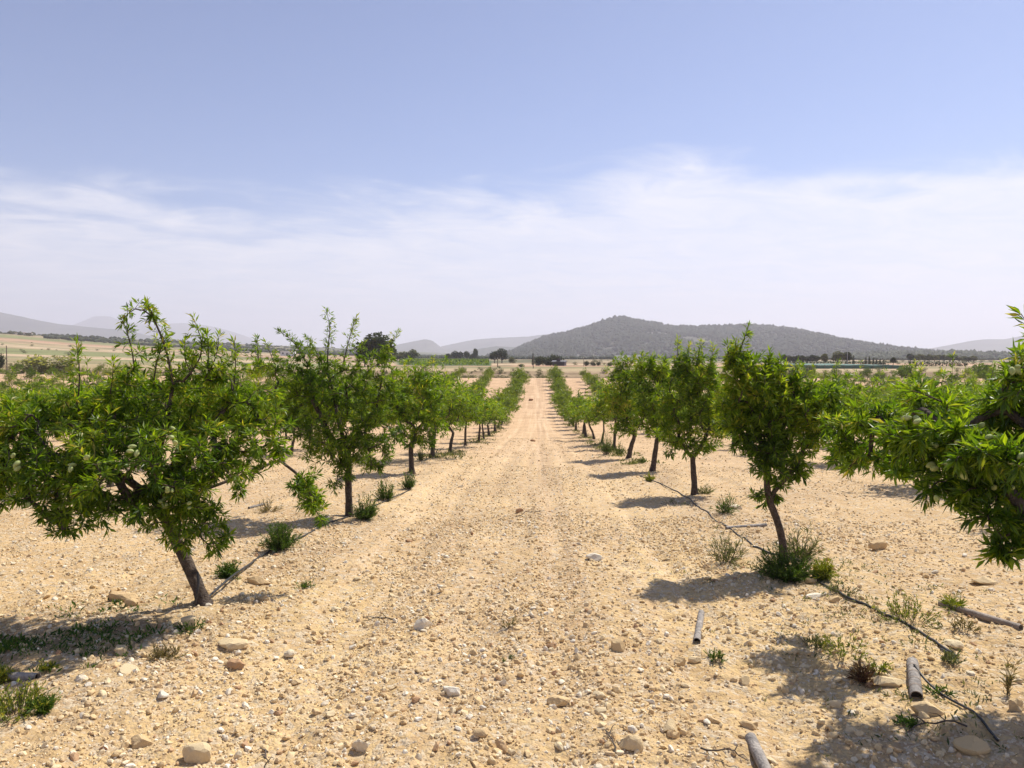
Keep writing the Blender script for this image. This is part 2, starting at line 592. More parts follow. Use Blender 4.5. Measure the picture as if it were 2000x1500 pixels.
def hill(name, prof, d, depth, wood_col, rough=.02, seed=0, n=260, zbase=-3):
    """prof: skyline pixels; ridge stands at distance d, with slopes to either side"""
    P = np.array([at(a, b_, d) for a, b_ in prof])
    xs = np.linspace(P[0, 0], P[-1, 0], n)
    zt = np.interp(xs, P[:, 0], P[:, 2])
    kk = max(3, n // 50)
    zt = np.convolve(np.pad(zt, kk // 2, mode='edge'), np.ones(kk) / kk, mode='valid')[:n]
    m = 60
    vv = np.linspace(-1, 1, m)
    A, B = np.meshgrid(np.arange(n), np.arange(m))
    x = xs[A.ravel()]
    v = vv[B.ravel()]
    hgt = zt[A.ravel()] - zbase
    sh = (1 - np.abs(v)) ** .9
    sh = np.clip(sh, 0, 1)
    sp = xs[-1] - xs[0]
    gul = fbm(x / (sp * .055), v * 3 + x / (sp * .2), seed, 4)
    z = zbase + hgt * sh * (1 + gul * .35 * (1 - sh)) + fbm(x / (sp * .01), v * 16, seed + 9, 3) * hgt * rough
    z = np.where(np.abs(v) > .99, zbase - 5, z)
    y = d + v * depth
    V = np.stack([x, y, z], 1)
    ii = (np.arange(m - 1)[:, None] * n + np.arange(n - 1)[None]).ravel()
    F = np.stack([ii, ii + 1, ii + n + 1, ii + n], 1)
    mat = simple_mat(name + '_cover', *wood_col, 14.0 / max(sp, 1), .95)
    o = mko('hill', mkmesh('hill', V, [F], mat, None, True))
    tag(o, kind='structure')
    return xs, zt, vv, V.reshape(m, n, 3)


WC = ((.04, .048, .03), (.085, .085, .06))
WP = ((.045, .047, .036), (.11, .105, .08))
hill('ghost', [(40, 690), (130, 650), (165, 628), (185, 617), (212, 616), (240, 628), (300, 633), (360, 630), (400, 634), (440, 643), (480, 656), (520, 678), (580, 692), (640, 700)], 8200, 1500, WP, .01, 3)
hill('left', [(-700, 560), (-300, 575), (-60, 600), (0, 609), (60, 622), (110, 632), (180, 638), (240, 644), (300, 657), (400, 668), (520, 682), (700, 694), (820, 702)], 4200, 1100, WP, .015, 11)
hill('notch', [(700, 700), (760, 676), (800, 668), (830, 662), (843, 664), (856, 674), (866, 682), (900, 690), (960, 700)], 4600, 600, WP, .02, 21)
hill('ridge', [(820, 700), (858, 677), (900, 668), (925, 663), (960, 660), (1030, 657), (1060, 653), (1080, 652), (1110, 658), (1200, 672), (1400, 690)], 5200, 800, WP, .015, 31)
hill('low', [(880, 700), (935, 681), (970, 676), (1005, 678), (1030, 684), (1080, 700)], 3000, 300, WC, .02, 41)
main = hill('main', [(960, 702), (1000, 690), (1025, 678), (1050, 667), (1075, 658), (1100, 654), (1150, 640), (1180, 629), (1200, 623), (1215, 622), (1250, 629), (1300, 638), (1350, 641), (1420, 640), (1450, 638), (1500, 640), (1540, 645), (1580, 655), (1620, 667), (1660, 683), (1700, 696), (1760, 704)], 2000, 620, ((.05, .055, .036), (.095, .09, .068)), .012, 51)
hill('knoll', [(1640, 702), (1690, 690), (1715, 683), (1732, 682), (1760, 688), (1800, 690), (1860, 700)], 4600, 500, WP, .02, 61)
hill('right', [(1720, 705), (1790, 691), (1830, 681), (1860, 673), (1900, 665), (1925, 662), (1965, 662), (2000, 655), (2100, 637), (2400, 620), (2900, 640)], 4300, 900, WP, .015, 71)
foot = hill('foot', [(1580, 706), (1640, 698), (1700, 694), (1760, 693), (1830, 692), (1900, 697), (1960, 703), (2000, 704), (2100, 706)], 1100, 220, WC, .03, 81, zbase=-1.5)


def blob_wood(name, surf, count, r0, r1, seed, clear=None):
    rng = np.random.default_rng(seed)
    xs, zt, vv, Vs = surf
    V0, F0 = ico(1)
    m, n, _ = Vs.shape
    a = rng.uniform(0, m * .62, count)
    b_ = rng.uniform(0, n - 1.001, count)
    ia, ib = a.astype(int), b_.astype(int)
    fa, fb = (a - ia)[:, None], (b_ - ib)[:, None]
    ia2 = np.minimum(ia + 1, m - 1)
    P = (Vs[ia, ib] * (1 - fa) + Vs[ia2, ib] * fa) * (1 - fb) + (Vs[ia, ib + 1] * (1 - fa) + Vs[ia2, ib + 1] * fa) * fb
    keep = P[:, 2] > -2
    dens = fbm(P[:, 0] / 70, P[:, 1] / 70, seed) * .75 + .5
    if clear is not None:
        cx, cz, rx, rz, kk = clear
        dens = dens - kk * np.exp(-((P[:, 0] - cx) / rx) ** 2 - ((P[:, 2] - cz) / rz) ** 2)
    keep &= rng.random(count) < dens * 1.5
    P = P[keep]
    k = len(P)
    s = rng.uniform(r0, r1, k)
    st = rng.uniform(.7, 1.3, (k, 3)) * s[:, None]
    st[:, 2] *= 1.15
    rz = rng.uniform(0, 6.28, k)
    base = V0[None] * (1 + rng.uniform(-.22, .22, (k, len(V0), 1)))
    cs, sn = np.cos(rz)[:, None], np.sin(rz)[:, None]
    x = base[:, :, 0] * cs - base[:, :, 1] * sn
    y = base[:, :, 0] * sn + base[:, :, 1] * cs
    V = np.stack([x * st[:, 0:1], y * st[:, 1:2], base[:, :, 2] * st[:, 2:3]], 2) + P[:, None, :] + np.array([0, 0, 1.]) * (s * .6)[:, None, None]
    F = (F0[None] + (np.arange(k) * len(V0))[:, None, None]).reshape(-1, 3)
    r = np.repeat(rng.random(k), len(V0))
    o = mko(name, mkmesh(name, V.reshape(-1, 3), [F], FOOT_SOLID if surf is foot else PINE_SOLID, {'rnd': r}, False))
    return o


PINE_SOLID = simple_mat('pine_wood', (.022, .036, .018), (.054, .064, .034), .02, .95, useattr=True)
FOOT_SOLID = simple_mat('foothill_wood', (.045, .062, .028), (.105, .12, .06), .02, .95, useattr=True)
c0 = at(1290, 665, 1700)
o = blob_wood('pine_wood', main, 26000, 2.6, 6.2, 5, (c0[0] * 1.12, 30, 95, 26, .42))
tag(o, 'dark pine wood covering the big central hill', 'wood', kind='stuff')
o = blob_wood('pine_wood', foot, 2500, 2.6, 4.6, 6)
tag(o, 'pine wood on the low foothill at the right', 'wood', kind='stuff')

# ------------------------------------------------------------------ leaves


def leaf_mesh(P, D, L, Wd, rng, rnd, simple=False):
    """P base points, D unit directions, L lengths, Wd widths -> V,F,rnd"""
    n = len(P)
    D = D / (np.linalg.norm(D, axis=1)[:, None] + 1e-9)
    u = rng.normal(size=(n, 3))
    u[:, 2] += 1.1                         # blades turn their faces up to the light
    side = np.cross(D, u)
    side /= np.linalg.norm(side, axis=1)[:, None] + 1e-9
    nor = np.cross(side, D)
    mid = P + D * (L * .45)[:, None]
    droop = (L * rng.uniform(.0, .28, n))[:, None]
    tip = P + D * L[:, None] - nor * droop * 1.0
    hw = (Wd / 2)[:, None]
    if simple:
        V = np.stack([P, mid - side * hw, tip, mid + side * hw], 1)
        F = np.array([[0, 1, 2], [0, 2, 3]])
    else:
        fold = nor * hw * .45
        V = np.stack([P, mid - side * hw + fold, mid - nor * droop * .1, mid + side * hw + fold, tip], 1)
        F = np.array([[0, 1, 2], [0, 2, 3], [1, 4, 2], [2, 4, 3]])
    k = V.shape[1]
    FF = (F[None] + (np.arange(n) * k)[:, None, None]).reshape(-1, 3)
    return V.reshape(-1, 3), FF, np.repeat(rnd, k)


def grow(trunk, blobs, shoots, n_twigs, rng, leaf_len=.072, per=18, r_trunk=.05, simple=False, twig_leaf=.22, step=.07, limbs=(), skip=.55, dense_shoot=150, low_sides=4, bare=()):
    """returns wood MB and leaf arrays, all in world/local space of the inputs"""
    pos, par = [], []
    chains = []

    def resample(P, st):
        P = np.asarray(P, float)
        seg = np.linalg.norm(np.diff(P, axis=0), axis=1)
        t = np.concatenate([[0], np.cumsum(seg)])
        m = max(2, int(t[-1] / st) + 1)
        q = np.linspace(0, t[-1], m)
        return np.stack([np.interp(q, t, P[:, c]) for c in range(3)], 1)

    T = resample(trunk, step)
    # smooth the trunk slightly
    for _ in range(2):
        T[1:-1] = (T[:-2] + 2 * T[1:-1] + T[2:]) / 4
    for k, p in enumerate(T):
        pos.append(p)
        par.append(k - 1)
    chains.append(list(range(len(T))))
    first = int(len(T) * skip)
    NP = np.zeros((60000, 3))
    NP[:len(T)] = T
    cnt = len(T)
    leafP, leafD, leafR, leafS = [], [], [], []
    ends = []

    def add_chain(a, pts):
        nonlocal cnt
        ids = [a]
        prev = a
        for p in pts:
            pos.append(p)
            par.append(prev)
            NP[cnt] = p
            prev = cnt
            ids.append(cnt)
            cnt += 1
        chains.append(ids)
        return ids

    def connect(p, wob=.12, lo=None, upb=.18):
        lo_ = first if lo is None else lo
        d = np.linalg.norm(NP[lo_:cnt] - p, axis=1)
        a = lo_ + int(np.argmin(d))
        D = d.min()
        q0 = NP[a]
        pa = par[a] if par[a] >= 0 else a
        dr = NP[a] - NP[pa]
        dr = dr / (np.linalg.norm(dr) + 1e-9)
        c = (q0 + p) / 2 + dr * D * .22 + np.array([0, 0, upb * D]) + rng.normal(size=3) * wob * D
        m = max(2, int(D / step) + 1)
        tt = np.linspace(0, 1, m + 1)[1:, None]
        pts = (1 - tt) ** 2 * q0 + 2 * tt * (1 - tt) * c + tt ** 2 * p
        return add_chain(a, pts)

    def dress(ids, length, count, size=1.0, angle=(35, 78), base_rnd=.5, spread=1.0):
        P = np.array([NP[i] for i in ids])
        seg = np.linalg.norm(np.diff(P, axis=0), axis=1)
        t = np.concatenate([[0], np.cumsum(seg)])
        s0 = max(0, t[-1] - length)
        q = s0 + (t[-1] - s0) * rng.random(count) ** .8
        q[: max(2, count // 5)] = t[-1]
        pp = np.stack([np.interp(q, t, P[:, c]) for c in range(3)], 1)
        tg = P[-1] - P[max(0, len(P) - 3)]
        tg = tg / (np.linalg.norm(tg) + 1e-9)
        a = np.radians(rng.uniform(angle[0], angle[1], count))
        a[: max(2, count // 5)] *= .6
        r = rng.normal(size=(count, 3))
        r -= (r @ tg)[:, None] * tg
        r /= np.linalg.norm(r, axis=1)[:, None] + 1e-9
        dd = np.cos(a)[:, None] * tg + np.sin(a)[:, None] * r
        dd[:, 2] -= .12
        leafP.append(pp + r * .003)
        leafD.append(dd)
        leafR.append(np.clip(base_rnd + rng.normal(size=count) * .20, 0, 1))
        leafS.append(size * rng.uniform(.65, 1.2, count))

    for lp in limbs:
        lp = np.asarray(lp, float)
        d = np.linalg.norm(NP[:cnt] - lp[0], axis=1)
        a = int(np.argmin(d))
        add_chain(a, resample(lp, step)[1:])
    blobs = np.asarray(blobs, float)
    if len(blobs):
        top = T[-1]
        order = np.argsort(np.linalg.norm(blobs[:, :3] - top, axis=1))
        for k in order:
            c, r = blobs[k, :3], blobs[k, 3:6]
            bc = connect(c, .10)
            dress(bc, .45, per * 2, 1.0, base_rnd=.4)
        vol = np.prod(blobs[:, 3:6], axis=1) ** (.85)
        wts = blobs[:, 6] if blobs.shape[1] > 6 else np.ones(len(blobs))
        vol = vol * wts
        pick = rng.choice(len(blobs), n_twigs, p=vol / vol.sum())
        u = rng.normal(size=(n_twigs, 3))
        u /= np.linalg.norm(u, axis=1)[:, None]
        rad = rng.random(n_twigs) ** (1 / 2.2)
        rad = np.where(rng.random(n_twigs) < .13, rad * 1.28, rad)
        Q = blobs[pick, :3] + u * rad[:, None] * blobs[pick, 3:6]
        hole = fbm((Q[:, 0] + Q[:, 1] * .7) * 4.2 + 3, Q[:, 2] * 4.2, 123, 2)
        Q = Q[hole > -.35 + .14 * rng.random(n_twigs)]
        Q = Q[np.argsort(np.linalg.norm(Q - top, axis=1) + rng.random(len(Q)) * .15)]
        clump = fbm(Q[:, 0] * 3.2 + Q[:, 1] * 2, Q[:, 2] * 3.2, 77, 2)
        for k, q in enumerate(Q):
            ids = connect(q)
            ends.append(q)
            dress(ids, twig_leaf, per, 1.0, base_rnd=.46 + .45 * clump[k] + (.10 if q[2] > top[2] + .3 else 0))
    for sh in shoots:
        P = resample(sh, step)
        for _ in range(2):
            P[1:-1] = (P[:-2] + 2 * P[1:-1] + P[2:]) / 4
        cn = connect(P[0], .05)
        dress(cn, .5, per * 2, 1.0, base_rnd=.5)
        ids = add_chain(cn[-1], P[1:])
        P = P[1:]
        Ls = np.linalg.norm(np.diff(P, axis=0), axis=1).sum()
        # short leafy spurs along the shoot
        k = int(Ls / .024) if not simple else int(Ls / .12)
        k = max(4, k)
        b0 = rng.uniform(.45, .68)
        for j in range(k):
            f = j / k
            idx = 1 + int(f * (len(P) - 1))
            q = NP[ids[min(idx, len(ids) - 1)]]
            r = rng.normal(size=3)
            r /= np.linalg.norm(r)
            r[2] = abs(r[2]) * .7
            w = (.105 if not simple else .12) * (1 - .5 * f) * rng.uniform(.5, 1.2)
            sp = add_chain(ids[min(idx, len(ids) - 1)], [q + r * w * .5, q + r * w])
            dress(sp, .06, max(4, int(per * (.5 if not simple else .8))), .95 - .2 * f, (30, 80), b0 + .10 * f)
        dress(ids, .12, per, .9, (20, 60), b0 + .12)
    n = cnt
    w = np.zeros(n)
    for ch in chains:
        w[ch[-1]] += 1
    pr = np.array(par)
    for i_ in range(n - 1, 0, -1):
        w[pr[i_]] += w[i_]
    rad = .0016 * np.maximum(w, 1) ** .5
    rad = np.minimum(rad, r_trunk * .62)
    ntr = len(T)
    f = np.linspace(0, 1, ntr)
    rad[:ntr] = r_trunk * (1.0 - .25 * f)
    rad[0] *= 1.45
    if ntr > 2:
        rad[1] *= 1.15
    wd = MB()
    for ci, ch in enumerate(chains):
        P = NP[ch]
        rr = rad[ch].copy()
        if ci > 0:
            rr[0] = min(rr[0], rr[1] * 1.25)
        if ci == 0:
            wd.tube(P, rr, 12, .5, True, .10, rng)
        elif rr.max() > .008:
            wd.tube(P, rr, 7, .5, False, .06, rng)
        else:
            if simple and rr.max() < .003:
                continue
            wd.tube(P, rr, low_sides if not simple else 3, .5, False)
    P = np.concatenate(leafP)
    D = np.concatenate(leafD)
    Rn = np.concatenate(leafR)
    Sz = np.concatenate(leafS) * leaf_len
    V, F, r = leaf_mesh(P, D, Sz, Sz * rng.uniform(.17, .26, len(P)), rng, Rn, simple)
    return wd, (V, F, r), ends


def hero_tree(base, trunk_px, blobs_px, shoots_px, d, n, label, seed, limbs_px=(), nuts=0, nut_box=None, **kw):
    rng = np.random.default_rng(seed)
    base = np.asarray(base, float)
    mpp = d / FPX

    def pt(a):
        return at(a[0], a[1], d + (a[2] if len(a) > 2 else 0))

    if kw.pop('world_trunk', False):
        tr = np.array(trunk_px, float)
    else:
        tr = [base - np.array([0, 0, .04])] + [pt(a) for a in trunk_px]
    bl = []
    for b_ in blobs_px:
        cx, cy, rx, ry = b_[:4]
        dy = b_[4] if len(b_) > 4 else 0.0
        ry_depth = b_[5] if len(b_) > 5 else .9 * max(rx, ry) * mpp
        s = (d + dy) / FPX
        c = at(cx, cy, d + dy)
        bl.append([*c, rx * s, ry_depth, ry * s, b_[6] if len(b_) > 6 else 1.0])
    sh = [[pt(a) for a in s_] for s_ in shoots_px]
    li = [[pt(a) for a in s_] for s_ in limbs_px]
    wd, (V, F, r), ends = grow(tr, bl, sh, n, rng, limbs=li, **kw)
    root = empty('almond_tree', base)
    tag(root, label, 'tree', 'young almond trees planted in rows')
    o = wd.obj('trunk', BARK, root)
    o.data.transform(Matrix.Translation(Vector([float(-c) for c in base])))
    me = mkmesh('crown', V - base, [F], LEAF, {'rnd': r}, False)
    mko('crown', me, root)
    if nuts:
        E = np.array(ends)
        E = E[E[:, 1] < np.quantile(E[:, 1], .40)] + np.array([0, -.04, .02])
        if nut_box is not None:
            E = E[(E[:, 2] > nut_box[0]) & (E[:, 2] < nut_box[1])]
        k = 0
        while k < nuts:
            c = E[rng.integers(len(E))]
            for _ in range(int(rng.integers(1, 5))):
                p = c + rng.normal(size=3) * np.array([.03, .02, .02])
                o = mko('almond', NUT_ME, root, p - base)
                o.rotation_euler = [float(a) for a in rng.uniform(0, 6.28, 3)]
                s = float(rng.uniform(.8, 1.15))
                o.scale = (s, s, s)
                k += 1
    return root


V0, F0 = ico(2)
Vn = V0.copy()
Vn[:, 2] *= 1.55
Vn[:, 0] *= .8
pt_ = np.clip(V0[:, 2], 0, 1)
Vn[:, 0] *= 1 - .35 * pt_ ** 2
Vn[:, 1] *= 1 - .35 * pt_ ** 2
NUT_ME = mkmesh('almond', Vn * .0150, [F0], NUT, None, True)

# ------------------------------------------------------------------ the near almond trees
b1 = G(400, 1178)
d1 = b1[1]
hero_tree(b1, [(388, 1145), (366, 1100), (340, 1050), (318, 1000), (300, 950)],
          [(60, 850, 130, 80, .1), (10, 930, 80, 60, -.2), (110, 985, 80, 40, -.3), (125, 1035, 28, 24, -.3), (200, 830, 130, 80, .2), (320, 800, 110, 80, .2),
           (430, 800, 95, 70, .1), (505, 815, 70, 70, .1), (300, 900, 140, 90, -.3), (420, 900, 105, 85, -.2), (495, 885, 55, 60, 0),
           (255, 985, 110, 55, -.3), (370, 1000, 80, 65, -.2), (405, 1062, 48, 38, -.2), (160, 900, 110, 75, -.3), (235, 945, 70, 45, -.35, .35, 1.5), (120, 930, 70, 40, -.35, .3, 1.3), (20, 800, 90, 35, .3), (150, 790, 80, 30, .2), (-70, 870, 110, 110, 0),
           (335, 735, 42, 45, .1), (430, 735, 42, 50, .1), (375, 715, 30, 40, .1), (255, 745, 40, 28, .1), (545, 870, 30, 26, .1),
           (600, 945, 30, 28, .6, .22, 1.6), (608, 985, 24, 24, .6, .2, 1.6), (628, 1018, 14, 14, .6, .15, 1.6), (470, 960, 25, 22, .1)],
          [[(338, 750), (333, 715), (318, 660), (298, 618), (285, 592)], [(298, 618), (270, 590), (250, 600), (245, 612), (236, 632)], [(262, 720), (262, 690), (250, 655), (240, 625)],
           [(358, 745), (385, 715), (400, 680), (388, 645), (378, 622)], [(400, 740), (425, 700), (428, 655)], [(405, 720), (412, 690), (405, 655)], [(455, 770), (462, 720), (458, 668)],
           [(150, 800), (157, 740), (154, 695), (148, 668)], [(215, 770), (222, 735), (221, 706)], [(380, 740), (355, 700), (362, 665)], [(300, 750), (305, 700), (322, 665)]],
          d1, 1900, 'large leaning almond tree at the front left with a wide low crown', 11,
          limbs_px=[[(330, 1030), (390, 960), (470, 930, .2), (545, 898, .5), (580, 925, .6), (600, 950, .6)], [(310, 980), (240, 930), (150, 900), (60, 880)], [(303, 955), (310, 880), (330, 800), (338, 750)], [(305, 960), (360, 880), (420, 830), (455, 770)]],
          nuts=44, per=20, r_trunk=.044, leaf_len=.067, skip=.75)

b2 = G(682, 1008)
d2 = b2[1]
hero_tree(b2, [(681, 975), (680, 940), (682, 905), (676, 870)],
          [(545, 745, 45, 50), (600, 725, 50, 55), (575, 800, 60, 60, .2), (655, 780, 85, 80), (735, 790, 50, 75), (640, 855, 75, 55, -.2), (715, 870, 65, 48, -.2), (665, 905, 45, 38, -.2),
           (725, 908, 30, 20, -.2), (615, 780, 60, 70, .2), (690, 725, 50, 50), (752, 705, 28, 40), (765, 760, 28, 45), (600, 850, 30, 30), (775, 850, 25, 22), (540, 790, 30, 35), (505, 720, 25, 40, .3), (655, 948, 22, 24, -.2), (738, 910, 14, 10)],
          [[(640, 730), (640, 680), (646, 640), (636, 604)], [(668, 720), (680, 670), (688, 640), (696, 618)], [(600, 710), (580, 675), (560, 655), (542, 645)], [(625, 700), (612, 675), (598, 657)],
           [(540, 720), (528, 690), (518, 668)], [(505, 710), (505, 680), (500, 660)], [(752, 700), (765, 675), (778, 648)], [(700, 700), (705, 680), (712, 668)], [(585, 700), (590, 680), (575, 665)]],
          d2, 1150, 'second almond tree on the left with two tall shoots and an upright trunk', 12, per=17, r_trunk=.045, leaf_len=.074, skip=.6,
          limbs_px=[[(680, 900), (640, 840), (610, 780), (600, 720)], [(678, 890), (700, 840), (735, 800), (750, 720)], [(678, 880), (660, 820), (650, 760), (640, 730)]])

b3 = G(805, 924)
d3 = b3[1]
hero_tree(b3, [(803, 905), (803, 885), (802, 868)],
          [(800, 770, 42, 55), (840, 790, 40, 55), (795, 825, 40, 38), (850, 825, 30, 38), (820, 740, 30, 35), (815, 860, 35, 20), (770, 790, 25, 40), (842, 868, 12, 18)],
          [[(838, 750), (843, 720), (846, 697)], [(800, 740), (795, 715), (800, 700)], [(820, 735), (826, 710)]],
          d3, 520, 'third almond tree on the left with a forked trunk low to the ground', 13, per=14, r_trunk=.055, leaf_len=.10, skip=.5,
          limbs_px=[[(804, 895), (815, 880), (838, 868)]], simple=True)

c2_ = G(1532, 1098)
dR2 = c2_[1]
hero_tree(c2_, [(1530, 1065), (1524, 1030), (1512, 1000), (1500, 975), (1497, 945), (1500, 915)],
          [(1485, 775, 62, 62), (1450, 725, 35, 45), (1512, 725, 32, 32), (1555, 800, 50, 52), (1475, 840, 60, 52), (1535, 870, 58, 44), (1500, 905, 42, 30, -.1), (1553, 915, 32, 25), (1448, 858, 36, 32),
           (1592, 790, 40, 42), (1625, 812, 28, 40, .2), (1618, 765, 24, 26, .2), (1545, 752, 30, 26), (1424, 700, 14, 32), (1480, 970, 15, 9, -.1), (1518, 972, 12, 12), (1420, 800, 24, 50), (1600, 850, 32, 36), (1515, 940, 20, 16), (1490, 985, 10, 8)],
          [[(1448, 730), (1440, 695), (1452, 665), (1462, 638)], [(1424, 710), (1421, 690), (1420, 672)], [(1500, 730), (1497, 705), (1503, 688)], [(1550, 740), (1556, 720)], [(1470, 730), (1474, 700)]],
          dR2, 880, 'almond tree on the right with a crooked trunk rising from a weed clump', 14, per=18, r_trunk=.034, leaf_len=.072, skip=.7,
          limbs_px=[[(1500, 975), (1520, 950), (1545, 925), (1560, 900)], [(1498, 950), (1495, 900), (1480, 840), (1450, 740)], [(1500, 915), (1520, 860), (1545, 800)]])

c3_ = G(1357, 966)
dR3 = c3_[1]
hero_tree(c3_, [(1356, 940), (1354, 915), (1353, 893)],
          [(1340, 775, 55, 62), (1370, 725, 36, 42), (1330, 710, 22, 30), (1330, 840, 52, 34), (1390, 800, 42, 52), (1398, 850, 30, 32), (1300, 805, 24, 38), (1306, 880, 16, 10), (1392, 745, 30, 34), (1355, 872, 45, 20), (1340, 745, 40, 45)],
          [[(1322, 715), (1323, 685), (1325, 662)], [(1360, 710), (1366, 688), (1370, 667)], [(1384, 720), (1393, 690), (1392, 674)], [(1345, 700), (1346, 672)]],
          dR3, 720, 'straight-trunked almond tree on the right whose bare trunk forks at knee height', 15, per=16, r_trunk=.048, leaf_len=.088, skip=.7,
          limbs_px=[[(1353, 895), (1340, 880), (1325, 855)], [(1354, 895), (1368, 875), (1385, 840)]])

c4_ = G(1274, 921)
dR4 = c4_[1]
hero_tree(c4_, [(1278, 895), (1281, 875), (1283, 860)],
          [(1278, 765, 42, 55), (1268, 812, 38, 40), (1252, 722, 28, 30), (1298, 742, 30, 40), (1290, 838, 32, 22), (1310, 795, 26, 38), (1275, 715, 26, 22)],
          [[(1255, 715), (1252, 692)], [(1298, 720), (1300, 700)], [(1275, 710), (1278, 693)]],
          dR4, 560, 'third visible almond tree on the right, behind the forked one', 16, per=13, r_trunk=.055, leaf_len=.105, skip=.6, simple=True)

c5_ = G(1228, 894)
dR5 = c5_[1]
hero_tree(c5_, [(1232, 872), (1238, 858), (1240, 845)],
          [(1218, 765, 40, 48), (1230, 808, 38, 30), (1210, 722, 28, 28), (1240, 730, 26, 34), (1196, 790, 22, 34), (1222, 835, 34, 18)],
          [[(1212, 712), (1214, 690)], [(1238, 710), (1240, 692)], [(1224, 712), (1226, 700)]],
          dR5, 520, 'almond tree on the right leaning towards the camera side, beside two bushy weeds', 17, per=12, r_trunk=.06, leaf_len=.12, skip=.6, simple=True)

bR = np.array([2.62, 3.2, float(zg(2.62, 3.2))])
dN = 3.7
hero_tree(bR, [bR - [0, 0, .04], bR + [.02, .05, .25], bR + [-.02, .12, .45], bR + [-.05, .18, .62], bR + [-.04, .24, .8]],
          [(1648, 845, 46, 42, 1.2), (1715, 815, 58, 38, .9), (1800, 800, 70, 40, .5), (1700, 888, 78, 34, 1.0), (1650, 890, 40, 26, 1.4), (1800, 885, 80, 52, .2), (1880, 845, 72, 78, .3), (1960, 800, 62, 75, .2),
           (1870, 955, 78, 48, -.1), (1955, 930, 82, 62, -.2), (1930, 1010, 50, 34, -.3), (1985, 1030, 45, 45, -.3), (2060, 900, 120, 150, 0), (2120, 780, 120, 110, .2), (1985, 745, 24, 30, 0),
           (2200, 900, 120, 120, 0), (1950, 1078, 30, 14, -.3), (1935, 885, 60, 40, -.35, .2, 2.2), (1860, 860, 50, 40, -.1, .2, 1.5), (1780, 850, 50, 35, .0, .2, 1.5), (1668, 905, 28, 14, 1.2), (1760, 920, 40, 16, .7), (2100, 700, 80, 70, 0)],
          [[(2045, 760), (2035, 690), (2015, 640), (1994, 612)], [(1960, 780), (1975, 740), (1985, 715)], [(1850, 790), (1800, 765), (1770, 760)], [(1700, 830, 1.0), (1640, 825, 1.2), (1605, 815, 1.3)],
           [(1990, 1065, -.3), (1950, 1085, -.3), (1925, 1092, -.3)]],
          dN, 1450, 'nearest almond tree at the right edge, its branches heavy with green almonds', 18, world_trunk=True, nuts=92, per=19, r_trunk=.042, leaf_len=.075, skip=.6)

# ------------------------------------------------------------------ the other almond trees (shared shapes)


def variant(kind, seed):
    rng = np.random.default_rng(seed)
    th = rng.uniform(.45, .62)
    lean = rng.uniform(-.14, .14, 2)
    tr = [(0, 0, -.05), (lean[0] * .3, lean[1] * .3, th * .5), (lean[0], lean[1], th)]
    bl = []
    k = rng.integers(5, 8)
    for j in range(k):
        a = j / k * 6.28 + rng.uniform(-.4, .4)
        r = rng.uniform(.42, .85)
        bl.append([lean[0] + math.cos(a) * r, lean[1] + math.sin(a) * r, rng.uniform(.80, 1.48), rng.uniform(.34, .50), rng.uniform(.34, .50), rng.uniform(.27, .42), 1])
    bl.append([lean[0], lean[1], 1.2, .6, .6, .45, 1])
    bl.append([lean[0] * 2, lean[1] * 2, 1.6, .36, .36, .28, 1])
    sh = []
    for j in range(rng.integers(3, 6)):
        a = rng.uniform(0, 6.28)
        r = rng.uniform(.1, .5)
        x, y = lean[0] + math.cos(a) * r, lean[1] + math.sin(a) * r
        z = rng.uniform(1.4, 1.6)
        sh.append([(x, y, z), (x * 1.1, y * 1.1, z + .25), (x * 1.25 + rng.uniform(-.1, .1), y * 1.25, z + rng.uniform(.4, .62))])
    if kind == 'mid':
        wd, (V, F, r), _ = grow(tr, bl, sh, 480, rng, .10, 12, .042, True, .25, .09, low_sides=3)
    else:
        wd, (V, F, r), _ = grow(tr, bl, sh, 190, rng, .18, 8, .055, True, .28, .14, low_sides=3)
    return wd.mesh('trunk', BARK_FAR), mkmesh('crown', V, [F], LEAF if kind == 'mid' else LEAF_FAR, {'rnd': r}, False)


MID = [variant('mid', 100 + k) for k in range(6)]
FARV = [variant('far', 200 + k) for k in range(6)]
ORD = ['first', 'second', 'third', 'fourth', 'fifth', 'sixth', 'seventh', 'eighth', 'ninth', 'tenth', 'eleventh', 'twelfth', 'thirteenth', 'fourteenth', 'fifteenth', 'sixteenth',
       'seventeenth', 'eighteenth', 'nineteenth', 'twentieth', '21st', '22nd', '23rd', '24th', '25th', '26th', '27th', '28th', '29th', '30th']
plan = []
for side, rows in (('left', ROWS_L), ('right', ROWS_R)):
    for ri, xr in enumerate(rows):
        off = {0: (d1 if side == 'left' else bR[1])}.get(ri, float(rg.uniform(0, 3.9)))
        cnt_ = 0
        y = off - (3.95 if ri else 0)
        while y < 102.5:
            vis = y > 2.5 and -.735 * y - 1.2 < xr < .665 * y + 1.2
            if vis:
                cnt_ += 1
                skip_ = ri == 0 and ((side == 'left' and cnt_ <= 3) or (side == 'right' and cnt_ <= 5))
                if not skip_:
                    plan.append((y, xr, side, ri, cnt_))
            y += 3.95
plan.sort(key=lambda a: (a[0] ** 2 + a[1] ** 2) * (0.2 if a[3] == 0 else 1))
MAXT = 292
indiv, rest = plan[:MAXT], plan[MAXT:]
